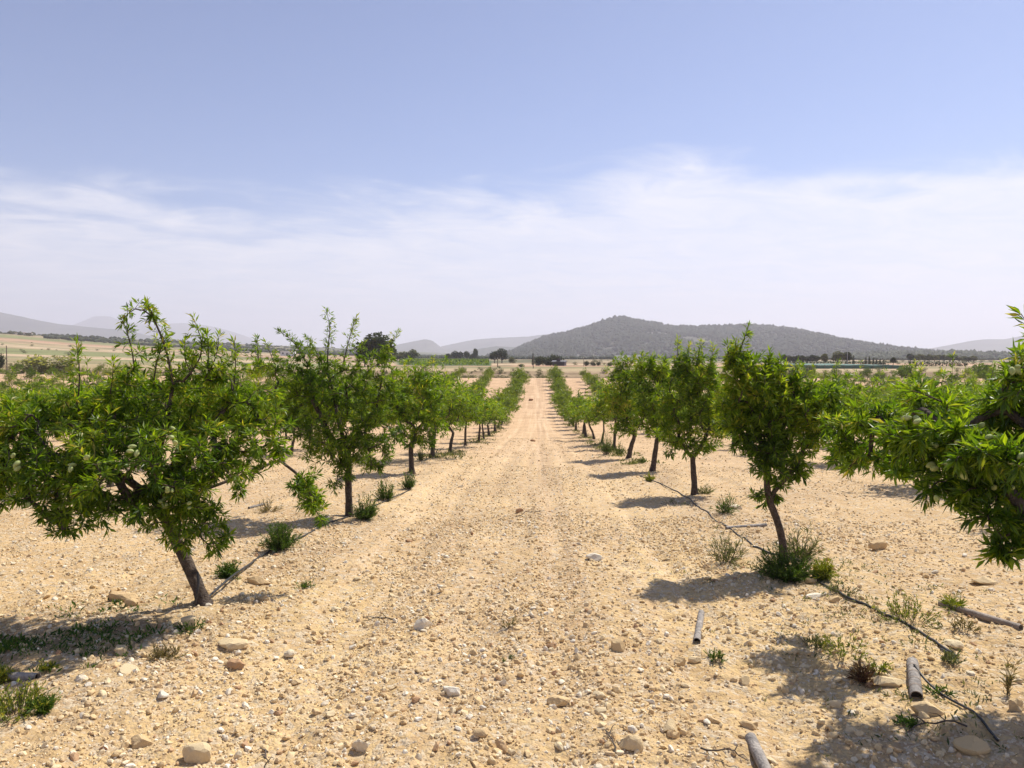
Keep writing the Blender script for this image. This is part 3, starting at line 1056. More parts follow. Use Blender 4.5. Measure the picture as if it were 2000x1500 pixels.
for y, xr, side, ri, c in indiv:
    x = xr + rg.uniform(-.12, .12)
    yy = y + rg.uniform(-.25, .25)
    dist = math.hypot(x, yy)
    vs = MID if dist < 34 else FARV
    tm, cm = vs[rg.integers(len(vs))]
    root = empty('almond_tree', (x, yy, float(zg(x, yy))), rg.uniform(0, 6.28))
    s = rg.uniform(.80, 1.02)
    if ri == 0 and dist < 24:
        s = rg.uniform(1.02, 1.16)
    elif ri == 0:
        s *= 1.12
    if ri > 0:
        s *= 1.12
    root.scale = (s * 1.16, s * 1.16, s)
    if ri == 0:
        lab = f'{ORD[c-1]} almond tree from the front in the row bordering the lane on the {side}'
    else:
        lab = f'{ORD[c-1]} almond tree from the front in the {ORD[ri]} row {side} of the lane'
    tag(root, lab, 'tree', 'young almond trees planted in rows')
    mko('trunk', tm, root)
    mko('crown', cm, root)
if rest:
    Vs, Fs, Rs, n_ = [], [], [], 0
    for y, xr, side, ri, c in rest:
        tm, cm = FARV[rg.integers(len(FARV))]
        for me in (cm, tm):
            V = np.zeros(len(me.vertices) * 3, np.float32)
            me.vertices.foreach_get('co', V)
            V = V.reshape(-1, 3)
            tl = np.zeros(len(me.polygons), np.int32)
            me.polygons.foreach_get('loop_total', tl)
            li = np.zeros(len(me.loops), np.int32)
            me.loops.foreach_get('vertex_index', li)
            if me is cm:
                F = li.reshape(-1, 3)
            else:
                st = np.concatenate([[0], np.cumsum(tl)[:-1]])
                q = li[(st[tl == 4][:, None] + np.arange(4)[None])]
                F = np.concatenate([q[:, [0, 1, 2]], q[:, [0, 2, 3]]])
            a = rg.uniform(0, 6.28)
            s = rg.uniform(.8, 1.0)
            x = xr + rg.uniform(-.1, .1)
            Vr = np.stack([V[:, 0] * math.cos(a) - V[:, 1] * math.sin(a), V[:, 0] * math.sin(a) + V[:, 1] * math.cos(a), V[:, 2]], 1) * s
            Vs.append(Vr + np.array([x, y, float(zg(x, y))]))
            Fs.append(F + n_)
            Rs.append(np.full(len(V), rg.uniform(.2, .9)) if me is cm else np.zeros(len(V)))
            n_ += len(V)
    o = mko('distant_almond_trees', mkmesh('distant_almond_trees', np.concatenate(Vs), [np.concatenate(Fs)], LEAF_FAR, {'rnd': np.concatenate(Rs)}, False))
    tag(o, 'small far almond trees in the outermost orchard rows', 'trees', kind='stuff')
print('TREES', len(indiv), len(rest))

# ------------------------------------------------------------------ weeds


def weed_mesh(kind, w, h, rng, n=None):
    """w width, h height in metres. kinds: bush, tuft, sprig"""
    st, lf = MB(), []
    P, D, Lr, Rn = [], [], [], []
    n = n or {'bush': 110, 'tuft': 60, 'sprig': 34}[kind]
    for j in range(n):
        a = rng.uniform(0, 6.28)
        r = math.sqrt(rng.random())
        base = np.array([math.cos(a), math.sin(a), 0]) * r * w * (.16 if kind != 'sprig' else .32)
        out = np.array([math.cos(a), math.sin(a), 0]) * r * w * .5
        hh = h * (1 - .5 * r * r) * rng.uniform(.35, 1.12)
        if rng.random() < .16:
            out = out * rng.uniform(1.1, 1.5)
            hh *= .7
        tip = out + np.array([rng.normal() * .02, rng.normal() * .02, hh])
        mid = base * .5 + out * .5 + np.array([0, 0, hh * .55]) * 1.0
        tt = np.linspace(0, 1, 6)[:, None]
        C = (1 - tt) ** 2 * base + 2 * tt * (1 - tt) * mid + tt ** 2 * tip
        st.tube(C, np.linspace(.0018, .0007, 6), 3, .3, False)
        k = {'bush': 26, 'tuft': 10, 'sprig': 12}[kind]
        q = rng.uniform(.15 if kind != 'tuft' else 0, 1, k)
        pp = np.stack([np.interp(q, tt[:, 0], C[:, c]) for c in range(3)], 1)
        tg = (tip - base) / (np.linalg.norm(tip - base) + 1e-9)
        rr = rng.normal(size=(k, 3))
        dd = tg * (1.0 if kind == 'bush' else 1.3) + rr * .6
        P.append(pp)
        D.append(dd)
        L = {'bush': .030, 'tuft': .055, 'sprig': .022}[kind] * rng.uniform(.6, 1.3, k)
        Lr.append(L)
        Rn.append(np.clip(rng.normal(size=k) * .2 + .35 + .35 * q, 0, 1))
    P, D, Lr, Rn = map(np.concatenate, (P, D, Lr, Rn))
    wr = {'bush': .22, 'tuft': .10, 'sprig': .3}[kind]
    return st, leaf_mesh(P, D, Lr, Lr * wr, rng, Rn, True)


def weed(name, kind, px, py, wpx, hpx, mat, label, cat, n=None, seed=0):
    p = G(px, py)
    s = p[1] / FPX
    rng = np.random.default_rng(seed + int(px) * 3 + int(py))
    st, (V, F, r) = weed_mesh(kind, wpx * s, hpx * s * 1.05, rng, n)
    root = empty(name, p - np.array([0, 0, .005]))
    tag(root, label, cat)
    st.obj('stems', BARK_FAR if mat is not WEED_D else WEED_D, root)
    mko('foliage', mkmesh('foliage', V, [F], mat, {'rnd': r}, False), root)
    return root


weed('shrub', 'bush', 548, 1072, 72, 56, WEED, 'dense round green shrub left of the lane, nearest the big leaning tree', 'shrub', 150)
weed('shrub', 'bush', 448, 1128, 44, 36, WEED, 'small green shrub just right of the leaning trunk', 'shrub', 60)
weed('shrub', 'bush', 712, 1014, 52, 52, WEED, 'dark green shrub touching the right of the second left trunk', 'shrub', 120)
weed('shrub', 'bush', 752, 978, 42, 44, WEED, 'upright light green shrub, third along the left verge', 'shrub', 90)
weed('shrub', 'bush', 797, 955, 36, 34, WEED, 'small shrub at the foot of the forked left almond tree', 'shrub', 70)
weed('shrub', 'bush', 822, 900, 16, 30, WEED, 'narrow shrub between the forked almond tree and the tree behind it', 'shrub', 40)
weed('shrub', 'bush', 1184, 887, 34, 50, WEED, 'tall grey green shrub on the right verge of the lane, left one of a pair', 'shrub', 110)
weed('shrub', 'bush', 1210, 890, 22, 28, WEED, 'small green shrub, right one of the pair on the right verge', 'shrub', 60)
weed('weed', 'bush', 1269, 940, 20, 18, WEED_Y, 'small bright yellow green weed in front of the right row', 'weed', 40)
weed('weed', 'bush', 1255, 905, 12, 14, WEED, 'tiny green weed between two slim right trunks', 'weed', 30)
weed('shrub', 'bush', 1535, 1132, 108, 70, WEED, 'wide dark weed clump around the foot of the crooked right trunk', 'shrub', 200)
weed('shrub', 'tuft', 1560, 1090, 85, 70, WEED_G, 'tall thin grass rising behind the clump at the crooked right trunk', 'grass', 70)
weed('shrub', 'bush', 1606, 1130, 46, 42, WEED_Y, 'small round yellow green shrub right of the crooked trunk', 'shrub', 90)
weed('grass_tuft', 'tuft', 1418, 1098, 92, 66, WEED_G, 'wispy grey green grass left of the crooked right trunk', 'grass', 52)
weed('grass_tuft', 'tuft', 1420, 1003, 50, 32, WEED, 'fresh green grass tuft beside the forked right trunk', 'grass', 50)
weed('grass_tuft', 'tuft', 1376, 965, 36, 20, WEED_G, 'low grass at the foot of the straight right trunk', 'grass', 40)
weed('grass_tuft', 'sprig', 1770, 1212, 120, 52, WEED_Y, 'sparse yellow green grass tuft above the black hose', 'grass', 64)
weed('grass_tuft', 'tuft', 1860, 1190, 40, 26, WEED_Y, 'small yellow grass tuft at the left end of the long tube', 'grass', 30)
weed('weed', 'sprig', 1650, 1275, 110, 32, WEED_Y, 'spreading weed with yellow flowers right of the lane', 'weed', 36)
weed('weed', 'sprig', 1590, 1262, 50, 36, WEED_G, 'pale grey weed left of the yellow flowered one', 'weed', 30)
weed('weed', 'tuft', 1690, 1332, 46, 34, WEED_R, 'dry reddish brown weed left of the banded tube', 'weed', 34)
weed('weed', 'sprig', 1715, 1310, 40, 26, WEED_Y, 'small yellowish weed behind the dry red weed', 'weed', 24)
weed('weed', 'sprig', 1400, 1290, 40, 26, WEED, 'sparse green seedlings below the short grey tube', 'weed', 20)
weed('weed', 'sprig', 1830, 1355, 60, 16, WEED, 'low green weed in the shade right of the banded tube', 'weed', 16)
weed('weed', 'sprig', 1770, 1415, 40, 20, WEED, 'small green weed in the shade below the banded tube', 'weed', 24)
weed('weed', 'sprig', 1880, 1230, 60, 26, WEED_D, 'dry pale weed below the long tube', 'weed', 24)
weed('weed', 'sprig', 30, 1395, 150, 60, WEED_Y, 'bright green leafy weed in the bottom left corner', 'weed', 130)
weed('weed', 'bush', 82, 1388, 42, 28, WEED, 'small green tuft right of the bottom left weed', 'weed', 40)
weed('weed', 'bush', 8, 1330, 40, 26, WEED_Y, 'pale green weed beside the grey tube at the left edge', 'weed', 30)
weed('weed', 'sprig', 92, 1308, 40, 22, WEED_Y, 'small yellow green weed above the tube at the left edge', 'weed', 24)
weed('weed', 'sprig', 596, 1148, 34, 14, WEED, 'flat green weed on the bare soil left of the lane', 'weed', 20)
weed('weed', 'sprig', 320, 1285, 76, 30, WEED_D, 'dry straw coloured tuft among stones at lower left', 'weed', 44)
weed('weed', 'sprig', 372, 1232, 56, 24, WEED, 'low green weed beside the pale block stone', 'weed', 30)
weed('weed', 'sprig', 1000, 1225, 44, 18, WEED_D, 'thin dry weed in the middle of the lane', 'weed', 9)
weed('weed', 'sprig', 990, 1290, 34, 14, WEED_G, 'thin grey weed on the lane below the dry one', 'weed', 7)
weed('weed', 'sprig', 1645, 1158, 60, 24, WEED_G, 'low grey weed right of the round yellow shrub', 'weed', 24)
weed('weed', 'sprig', 1850, 1292, 50, 22, WEED_G, 'low grey weed near the hose end', 'weed', 24)
weed('dry_stalk', 'tuft', 1968, 1355, 26, 96, WEED_D, 'tall thin dry stalks standing at the right edge', 'plant', 7)
weed('weed', 'tuft', 520, 1000, 60, 26, WEED_D, 'dry grass in the shade left of the second left trunk', 'weed', 30)
weed('weed', 'sprig', 1320, 985, 60, 14, WEED_G, 'low grey weeds in front of the straight right trunk', 'weed', 24)

def twig(px, py, L, label, seed):
    rng = np.random.default_rng(seed)
    p = G(px, py)
    a = rng.uniform(0, 6.28)
    m = MB()
    q = np.linspace(0, 1, 7)
    P = np.stack([q * math.cos(a) * L, q * math.sin(a) * L, .012 + .03 * np.sin(q * 3.1) * L * 3], 1) + rng.normal(size=(7, 3)) * .006
    m.tube(P, np.linspace(.005, .002, 7), 6, .5, True)
    for j in (2, 3, 4, 5):
        b = a + rng.uniform(.5, 1.1) * rng.choice([-1, 1])
        l_ = L * rng.uniform(.2, .4)
        m.tube(np.array([P[j], P[j] + [math.cos(b) * l_ * .5, math.sin(b) * l_ * .5, .02], P[j] + [math.cos(b) * l_, math.sin(b) * l_, .015]]), [.003, .002, .001], 4, .5, False)
    o = m.obj('dry_twig', BARK_FAR, None, p)
    tag(o, label, 'twig')


twig(775, 1215, .22, 'dry forked twig left of the big pale stone in the lane', 1)
twig(1200, 1475, .18, 'dark dry twig at the bottom of the lane', 2)
twig(1010, 1010, .35, 'long dry twig lying across the lane ahead', 3)
twig(1370, 1470, .2, 'dry twig beside the tube at the bottom edge', 4)
twig(520, 1470, .15, 'dry twig at the bottom left of the lane', 5)
twig(1880, 1420, .3, 'dry twig in the shade at the lower right', 6)
twig(930, 880, .3, 'dry twig near the left verge ahead', 7)

# low plants in the shade under the leaning tree, and verge grass along both rows


def cover(name, pts, rng, mat, label, hmul=1.0, per=7, L0=.03):
    P, D, Lr, Rn = [], [], [], []
    for x, y, s in pts:
        z = float(zg(x, y))
        k = per
        P.append(np.array([x, y, z]) + rng.normal(size=(k, 3)) * np.array([.03, .03, .0]) * s)
        d = rng.normal(size=(k, 3))
        d[:, 2] = np.abs(d[:, 2]) * hmul + .5
        D.append(d)
        Lr.append(L0 * s * rng.uniform(.6, 1.5, k))
        Rn.append(rng.random(k))
    P, D, Lr, Rn = map(np.concatenate, (P, D, Lr, Rn))
    V, F, r = leaf_mesh(P, D, Lr, Lr * .28, rng, Rn, True)
    o = mko(name, mkmesh(name, V, [F], mat, {'rnd': r}, False))
    tag(o, label, 'ground cover', kind='stuff')


pts = []
for _ in range(750):
    a = rg.normal() * .75
    x, y = -3.2 + a, 4.42 + a * .10 + rg.normal() * .26
    if vn(x * 3, y * 3, 5) > -.12 and -4.3 < x < -2.35:
        pts.append((x, y, rg.uniform(.6, 1.4)))
cover('low_weeds', pts, rg, WEED, 'dark low leafy weeds in the shade under the big leaning tree')
pts = []
for _ in range(520):
    x, y = 2.25 + rg.normal() * .5, rg.uniform(2.2, 6.5)
    if vn(x * 2, y * 2, 6) > .0:
        pts.append((x, y, rg.uniform(.5, 1.1)))
cover('low_weeds', pts, rg, WEED_G, 'sparse low weeds along the foot of the right tree row')
pts = []
for _ in range(1500):
    y = 16 + 40 * rg.random() ** 1.3
    sd_ = rg.random() < .5
    x = (-2.30 if sd_ else 2.15) + rg.normal() * .22
    if vn(x * .7, y * .5, 9) > .02:
        pts.append((x, y, rg.uniform(.8, 1.9)))
cover('verge_grass', pts, rg, WEED_G, 'yellow green grass along the feet of the tree rows', 1.4, 6, .05)

# ------------------------------------------------------------------ stones
I1, I2, I3 = ico(1), ico(2), ico(3)


def stone_shape(V0, rng, rough=.2, flat=.65):
    V = V0.copy()
    # cut with random planes for angular faces
    for _ in range(rng.integers(8, 14)):
        n = rng.normal(size=3)
        n /= np.linalg.norm(n)
        h = rng.uniform(.48, .82)
        dd = V @ n
        V = V - np.where(dd > h, dd - h, 0)[:, None] * n
    V = V * (1 + rng.uniform(-rough, rough, len(V))[:, None] * .25)
    V = V * np.array([rng.uniform(.8, 1.25), rng.uniform(.7, 1.0), flat * rng.uniform(.7, 1.2)])
    return V


sv1 = [stone_shape(I1[0], rg, .5) for _ in range(24)]
sv2 = [stone_shape(I2[0], rg, .3) for _ in range(24)]


def density_ok(x, y, rng):
    d = .66 - 1.5 * np.clip(vn(x / .17, y / 9.0, 58), -.3, 1) * (np.abs(x) < 2) + 1.3 * vn(x / .5, y / 1.2, 61) + .5 * vn(x / .2, y / .2, 62)
    d = d - .35 * np.exp(-((x + .16) / .2) ** 2) - .3 * np.exp(-((x - .95) / .2) ** 2)
    d = d * np.where(np.abs(x) < 2.3, 1.0, .62)
    return rng.random(len(x)) < np.maximum(d, .22)


def scatter(y0, y1, dens, rmed, rmax, use2, rng):
    area_n = int(dens * (y1 - y0) * 1.45 * (y0 + y1) / 2)
    y = np.sqrt(rng.uniform(y0 ** 2, y1 ** 2, area_n))
    x = rng.uniform(-.76, .70, area_n) * y
    k = density_ok(x, y, rng)
    x, y = x[k], y[k]
    r = np.minimum(rmed * np.exp(rng.normal(size=len(x)) * .45), rmax)
    return x, y, r


def build_stones(name, batches, label):
    Vs, Fs, Rs, n_ = [], [], [], 0
    for x, y, r, hi in batches:
        base, F0 = (sv2, I2[1]) if hi else (sv1, I1[1])
        B = np.stack(base)[rg.integers(len(base), size=len(x))]
        q = rg.normal(size=(len(x), 4)) * np.array([1, .5, .5, 1])
        q /= np.linalg.norm(q, axis=1)[:, None]
        w, a, b_, c = q.T
        Rm = np.stack([np.stack([1 - 2 * (b_ * b_ + c * c), 2 * (a * b_ - c * w), 2 * (a * c + b_ * w)], 1),
                       np.stack([2 * (a * b_ + c * w), 1 - 2 * (a * a + c * c), 2 * (b_ * c - a * w)], 1),
                       np.stack([2 * (a * c - b_ * w), 2 * (b_ * c + a * w), 1 - 2 * (a * a + b_ * b_)], 1)], 1)
        V = np.einsum('nij,nkj->nki', Rm, B) * r[:, None, None]
        V = V + np.stack([x, y, zg(x, y) + r * .18], 1)[:, None, :]
        k = B.shape[1]
        Vs.append(V.reshape(-1, 3))
        Fs.append((F0[None] + (np.arange(len(x)) * k)[:, None, None]).reshape(-1, 3) + n_)
        Rs.append(np.repeat(np.clip(rg.normal(size=len(x)) * .25 + .66, .02, .98), k))
        n_ += len(x) * k
    o = mko(name, mkmesh(name, np.concatenate(Vs), [np.concatenate(Fs)], STONE, {'rnd': np.concatenate(Rs)}, False))
    tag(o, label, 'gravel', kind='stuff')


bt = []
for (y0, y1, dens, rm, rx, hi) in [(2.0, 5.2, 2300, .0055, .011, False), (2.0, 5.2, 620, .0125, .026, True), (5.2, 9, 1200, .0078, .015, False), (5.2, 9, 240, .014, .028, True),
                                   (9, 16, 260, .012, .024, False), (16, 34, 36, .018, .035, False)]:
    x, y, r = scatter(y0, y1, dens, rm, rx, hi, rg)
    bt.append((x, y, r, hi))
build_stones('gravel', bt, 'countless pale pebbles strewn over the dry soil')

sv3 = [mkmesh('stone', stone_shape(I3[0], rg, .12, .7), [I3[1]], STONE, {'rnd': np.full(len(I3[0]), .5)}, False) for _ in range(14)]


def smesh(seed, rnd, flat=.7, stretch=1.0):
    rng = np.random.default_rng(seed)
    V = stone_shape(I3[0], rng, .12, flat)
    V[:, 0] *= stretch
    n3 = rng.normal(size=(3,)) * 2
    V = V * (1 + .05 * np.sin(V @ n3 * 3 + 1))[:, None]
    return mkmesh('stone', V, [I3[1]], STONE, {'rnd': np.full(len(V), rnd)}, False)


# (px, py of centre, width px, height px, label, colour, rotation)
HERO = [
    (825, 1218, 38, 34, 'big pale rounded stone alone in the middle of the lane', .97),
    (880, 1350, 30, 20, 'white stone below the big pale rounded one', .99),
    (1090, 1370, 46, 28, 'tan oval stone with a dark underside in the lane foreground', .45),
    (1232, 1455, 40, 26, 'broad pale stone in the lane foreground at the bottom', .7),
    (980, 1460, 26, 22, 'brownish stone at the bottom edge of the lane', .2),
    (940, 1432, 36, 18, 'elongated tan stone at the bottom centre', .4),
    (1208, 1262, 24, 30, 'upright tan stone in the lane level with the short grey tube', .5),
    (704, 1458, 34, 28, 'pale stone at the bottom, left of the centre', .9),
    (232, 1165, 48, 30, 'large dark stone in the shade left of the leaning trunk', .3),
    (255, 1178, 30, 18, 'smaller stone leaning on the large shaded one', .35),
    (366, 1218, 46, 28, 'pale blocky stone at the edge of the tree shade', .75),
    (232, 1270, 38, 26, 'cream stone at the lower edge of the tree shade', .7),
    (448, 1258, 50, 18, 'flat pale slab below the leaning tree', .75),
    (458, 1300, 34, 18, 'reddish flat stone below the flat pale slab', .1),
    (500, 1137, 42, 16, 'flat tan stone right of the leaning trunk', .3),
    (242, 1312, 54, 18, 'flat cream slab near the lower left', .8),
    (155, 1325, 30, 14, 'white flat stone right of the grey tube at the left edge', .95),
    (315, 1358, 24, 18, 'white pebble in the lower left stones', .99),
    (565, 1278, 22, 16, 'small pale stone in the left part of the lane', .9),
    (380, 1478, 52, 34, 'large cream stone at the bottom left edge', .75),
    (270, 1450, 36, 30, 'tan stone in the bottom left foreground', .4),
    (1165, 1090, 30, 14, 'white flat stone in the lane near the tree shadow', .98),
    (1718, 1066, 30, 22, 'tan tilted stone on the bare soil right of the crooked tree', .35),
    (1932, 1137, 50, 18, 'long pale stone on the bare soil at the right', .7),
    (1594, 1165, 34, 10, 'flat whitish stone beside the black hose', .98),
    (1629, 1170, 22, 20, 'tan stone touching the black hose', .4),
    (1585, 1134, 22, 18, 'stone at the foot of the weed clump by the hose', .5),
    (1815, 1386, 56, 36, 'large stone half in shade below the banded tube', .65),
    (1742, 1333, 46, 26, 'pale stone between the dry red weed and the banded tube', .75),
    (1905, 1458, 54, 34, 'large pale stone in the shade at the bottom right', .6),
    (1358, 1290, 26, 18, 'pale round stone directly below the short grey tube', .75),
    (1330, 1293, 26, 22, 'tan stone left of the round one below the short tube', .4),
    (1455, 1330, 26, 18, 'pale stone right of the lane below the short tube', .7),
    (1462, 1415, 34, 20, 'tan stone above the tube at the bottom edge', .4),
    (1310, 1420, 36, 24, 'pale stone at the lower right of the lane', .7),
    (1862, 1258, 46, 16, 'pale flat stone beside the end of the hose', .85),
    (1040, 860, 10, 6, 'small dark clod on the lane far ahead', .02),
    (1037, 781, 8, 5, 'dark lump lying on the lane near its far end', .0),
    (1014, 997, 14, 12, 'reddish stone beside the wheel track', .05),
    (1985, 1380, 30, 20, 'stone in the shade at the right edge', .5),
    (655, 1190, 22, 12, 'small pale flat stone left of the lane centre', .85),
    (900, 950, 10, 7, 'small light stone far along the lane', .9),
    (1440, 990, 26, 14, 'pale stone behind the fresh grass tuft', .9),
]
for k, (px, py, w, h, lab, rnd) in enumerate(HERO):
    p = G(px, py + h * .35)
    s = p[1] / FPX
    o = mko('stone', smesh(500 + k, rnd), None, p + np.array([0, w * s * .2, h * s * .22]))
    o.scale = (w * s * .60, w * s * .48, h * s * 1.0)
    o.rotation_euler = (float(rg.uniform(-.12, .12)), float(rg.uniform(-.12, .12)), float(rg.uniform(-.5, .5)))
    tag(o, lab, 'stone')
    o.data.attributes['rnd'].data.foreach_set('value', np.full(len(o.data.vertices), rnd, np.float32))

# the larger stones of the scatter, each its own object
used = [G(h_[0], h_[1])[:2] for h_ in HERO]
MED = []
while len(MED) < 235:
    y = math.sqrt(rg.uniform(2.1 ** 2, 7.4 ** 2))
    x = rg.uniform(-.70, .64) * y
    if not density_ok(np.array([x]), np.array([y]), rg)[0]:
        continue
    if min(np.hypot(u[0] - x, u[1] - y) for u in used) < .10:
        continue
    used.append((x, y))
    MED.append((x, y))
zone = lambda x, y: ('in the lane' if abs(x) < 1.9 else 'left of the lane' if x < 0 else 'right of the lane')
dep = lambda y: ('close to the bottom edge' if y < 3.1 else 'in the near foreground' if y < 4.3 else 'beyond the near foreground' if y < 5.8 else 'level with the second trees')
kinds = [('reddish brown', .08), ('tan', .35), ('cream', .62), ('pale', .82), ('whitish', .97)]
smeds = {k: [mkmesh('stone', stone_shape(I2[0], rg, .3, .72), [I2[1]], STONE_K, {'rnd': np.full(len(I2[0]), v)}, False) for _ in range(5)]
         for k, v in kinds for STONE_K in (STONE,)}
for x, y in MED:
    kn, v = kinds[rg.choice(5, p=[.12, .22, .26, .25, .15])]
    r = float(np.clip(.021 * math.exp(rg.normal() * .32), .014, .042))
    o = mko('stone', smeds[kn][rg.integers(5)], None, (x, y, float(zg(x, y)) + r * .22))
    o.scale = (r * 1.15, r, r)
    o.rotation_euler = (float(rg.uniform(-.4, .4)), float(rg.uniform(-.4, .4)), float(rg.uniform(0, 6.28)))
    sz = 'fist sized' if r > .026 else 'egg sized'
    fr = ', towards the left' if x / y < -.2 else ', towards the right' if x / y > .18 else ''
    tag(o, f'{sz} {kn} stone {zone(x, y)}, {dep(y)}{fr if abs(x) < 1.9 else ""}', 'stone', f'{kn} loose stones {zone(x, y)}')
# fix: random per-object offset must not change the stone colour of named stones
STONE_ONE = STONE.copy()
STONE_ONE.name = 'limestone_single'
for nd in STONE_ONE.node_tree.nodes:
    if nd.type == 'MATH' and nd.operation == 'FRACT':
        src = nd.inputs[0].links[0].from_node
        rs = src.inputs[0].links[0].from_socket
        for l in list(nd.outputs[0].links):
            STONE_ONE.node_tree.links.new(rs, l.to_socket)
for o in S.objects:
    if o.type == 'MESH' and o.name.startswith(('stone', 'gravel')):
        o.data.materials[0] = STONE_ONE

# ------------------------------------------------------------------ tubes and hoses


def pipe(pa, pb, r, mat, label, bands=0, open_end=True, lift=0.0):
    a = G(*pa)
    b_ = G(*pb)
    a = a + np.array([0, 0, r * .45 + lift])
    b_ = b_ + np.array([0, 0, r * .45 + lift])
    mid = (a + b_) / 2
    L = np.linalg.norm(b_ - a)
    root = empty('tube', mid)
    tag(root, label, 'tube', 'loose plastic tubes on the soil')
    q = np.linspace(0, 1, 14)[:, None]
    P = a * (1 - q) + b_ * q - mid
    m = MB()
    m.tube(P, np.full(14, r), 16, .5, False)
    m.tube(P[::-1], np.full(14, r * .86), 16, .5, False)
    # end rims
    for e in (0, -1):
        t = P[1] - P[0]
        t /= np.linalg.norm(t)
        u = np.cross(t, (0, 0, 1))
        u /= np.linalg.norm(u)
        v = np.cross(t, u)
        an = np.arange(16) * 2 * math.pi / 16
        ring = lambda rr: P[e] + np.cos(an)[:, None] * rr * u + np.sin(an)[:, None] * rr * v
        V = np.vstack([ring(r), ring(r * .86)])
        k = np.arange(16)
        m.add(V, np.stack([k, (k + 1) % 16, 16 + (k + 1) % 16, 16 + k], 1))
    m.obj('casing', mat, root)
    hm = MB()
    inner = P.copy()
    hm.tube(np.array([P[0] + (P[-1] - P[0]) * .06, P[0] + (P[-1] - P[0]) * .94]), r * .855, 16, .5, True)
    hm.obj('dark_plug', HOLE, root)  # plug stands in for the dark inside of the open tube
    for k in range(bands):
        f = .18 + .2 * k
        c0, c1 = P[0] + (P[-1] - P[0]) * f, P[0] + (P[-1] - P[0]) * (f + .035)
        bm_ = MB()
        bm_.tube(np.array([c0, c1]), r * 1.04, 16, .5, True)
        bm_.obj('band', PIPE_B, root)
    return root


s4 = 1 / FPX
pipe((1370, 1200), (1361, 1256), .022, PIPE, 'short grey plastic tube lying lengthwise right of the lane')
pipe((1782, 1298), (1790, 1366), .030, PIPE, 'thick banded grey tube with a dark open end at lower right', 4)
pipe((1466, 1446), (1505, 1530), .026, PIPE, 'dark grey tube cut off by the bottom edge of the picture')
pipe((1836, 1182), (1994, 1230), .024, PIPE_B, 'long slim weathered tube lying on the soil at the right')
pipe((1418, 1033), (1497, 1027), .020, PIPE, 'slim pale tube on the soil behind the grey green grass')
pipe((-30, 1322), (74, 1326), .022, PIPE, 'grey tube at the left edge beside bright weeds')
pipe((486, 994), (516, 986), .020, PIPE, 'short tube in the shade left of the second left trunk')


def hose(pix, r, label, lift=.006, name='drip_hose', extra=()):
    P = np.array([G(*p[:2]) + np.array([0, 0, lift + (p[2] if len(p) > 2 else 0)]) for p in pix])
    seg = np.linalg.norm(np.diff(P, axis=0), axis=1)
    t = np.concatenate([[0], np.cumsum(seg)])
    q = np.arange(0, t[-1], .03)
    C = np.stack([np.interp(q, t, P[:, c]) for c in range(3)], 1)
    for _ in range(12):
        C[1:-1] = (C[:-2] + 2 * C[1:-1] + C[2:]) / 4
    gz = zg(C[:, 0], C[:, 1]) + r * .8
    C[:, 2] = np.maximum(C[:, 2], gz)
    m = MB()
    m.tube(C, r, 8, .5, True)
    o = m.obj(name, HOSE)
    tag(o, label, 'hose', 'black irrigation hoses')
    return o


hose([(1470, 1068), (1500, 1080), (1540, 1092), (1565, 1108, .05), (1600, 1140), (1660, 1172), (1720, 1198), (1780, 1225), (1830, 1258), (1870, 1286)], .009, 'black drip hose running from the crooked right tree down to the right')
hose([(1838, 1270), (1850, 1280), (1868, 1290)], .008, 'short doubled back end piece of the black hose')
hose([(1785, 1318, .05), (1800, 1335, .02), (1850, 1368), (1900, 1388), (1925, 1420), (1950, 1450)], .006, 'thin black hose crossing the banded tube into the shade')
hose([(400, 1180, .02), (430, 1160, .05), (455, 1138, .05), (485, 1110, .02), (515, 1085), (535, 1072)], .009, 'black hose running from the leaning trunk to the round shrub')
hose([(560, 1062), (600, 1045), (640, 1022), (680, 1010), (740, 985), (800, 958)], .008, 'black hose in the shade along the second left tree')
hose([(1250, 930), (1290, 945), (1330, 965), (1357, 985), (1400, 1020), (1440, 1045), (1470, 1066)], .008, 'black hose along the right row past the straight trunk')
# strap around the leaning trunk
q = at(388, 1135, d1 - .075)
m_ = MB()
m_.tube(np.array([at(386, 1118, d1 - .05), at(388, 1140, d1 - .075), at(384, 1165, d1 - .085), at(380, 1180, d1 - .08)]), .009, 8, .5, True)
tag(m_.obj('drip_hose', HOSE), 'black upright hose stub against the leaning trunk', 'hose', 'black irrigation hoses')

# ------------------------------------------------------------------ far plants and buildings


def cloud_tree(lumps, n, size, rng, trunk_h, r_t, stretch=1.0):
    """lumps (x,y,z,rx,ry,rz)"""
    lumps = np.array(lumps, float)
    vol = np.prod(lumps[:, 3:], axis=1) ** .8
    pk = rng.choice(len(lumps), n, p=vol / vol.sum())
    u = rng.normal(size=(n, 3))
    u /= np.linalg.norm(u, axis=1)[:, None]
    P = lumps[pk, :3] + u * (rng.random(n) ** .4)[:, None] * lumps[pk, 3:]
    D = u * .8 + rng.normal(size=(n, 3)) * .6
    L = size * rng.uniform(.6, 1.3, n)
    V, F, r = leaf_mesh(P, D, L, L * .7, rng, np.clip(rng.normal(size=n) * .22 + .45 + .25 * u[:, 2], 0, 1), True)
    m = MB()
    ztop = lumps[:, 2].max()
    m.tube(np.array([(0, 0, -.3), (0.02, 0, trunk_h * .5), (0, 0.03, trunk_h), (0, 0, ztop)]), [r_t * 1.2, r_t, r_t * .8, r_t * .3], 8, .5, True)
    for l in lumps[1:]:
        m.tube(np.array([(0, 0, trunk_h * .8), (l[0] * .6, l[1] * .6, (trunk_h * .8 + l[2]) * .5), tuple(l[:3])]), [r_t * .5, r_t * .35, r_t * .15], 5, .5, False)
    return m, V, F, r


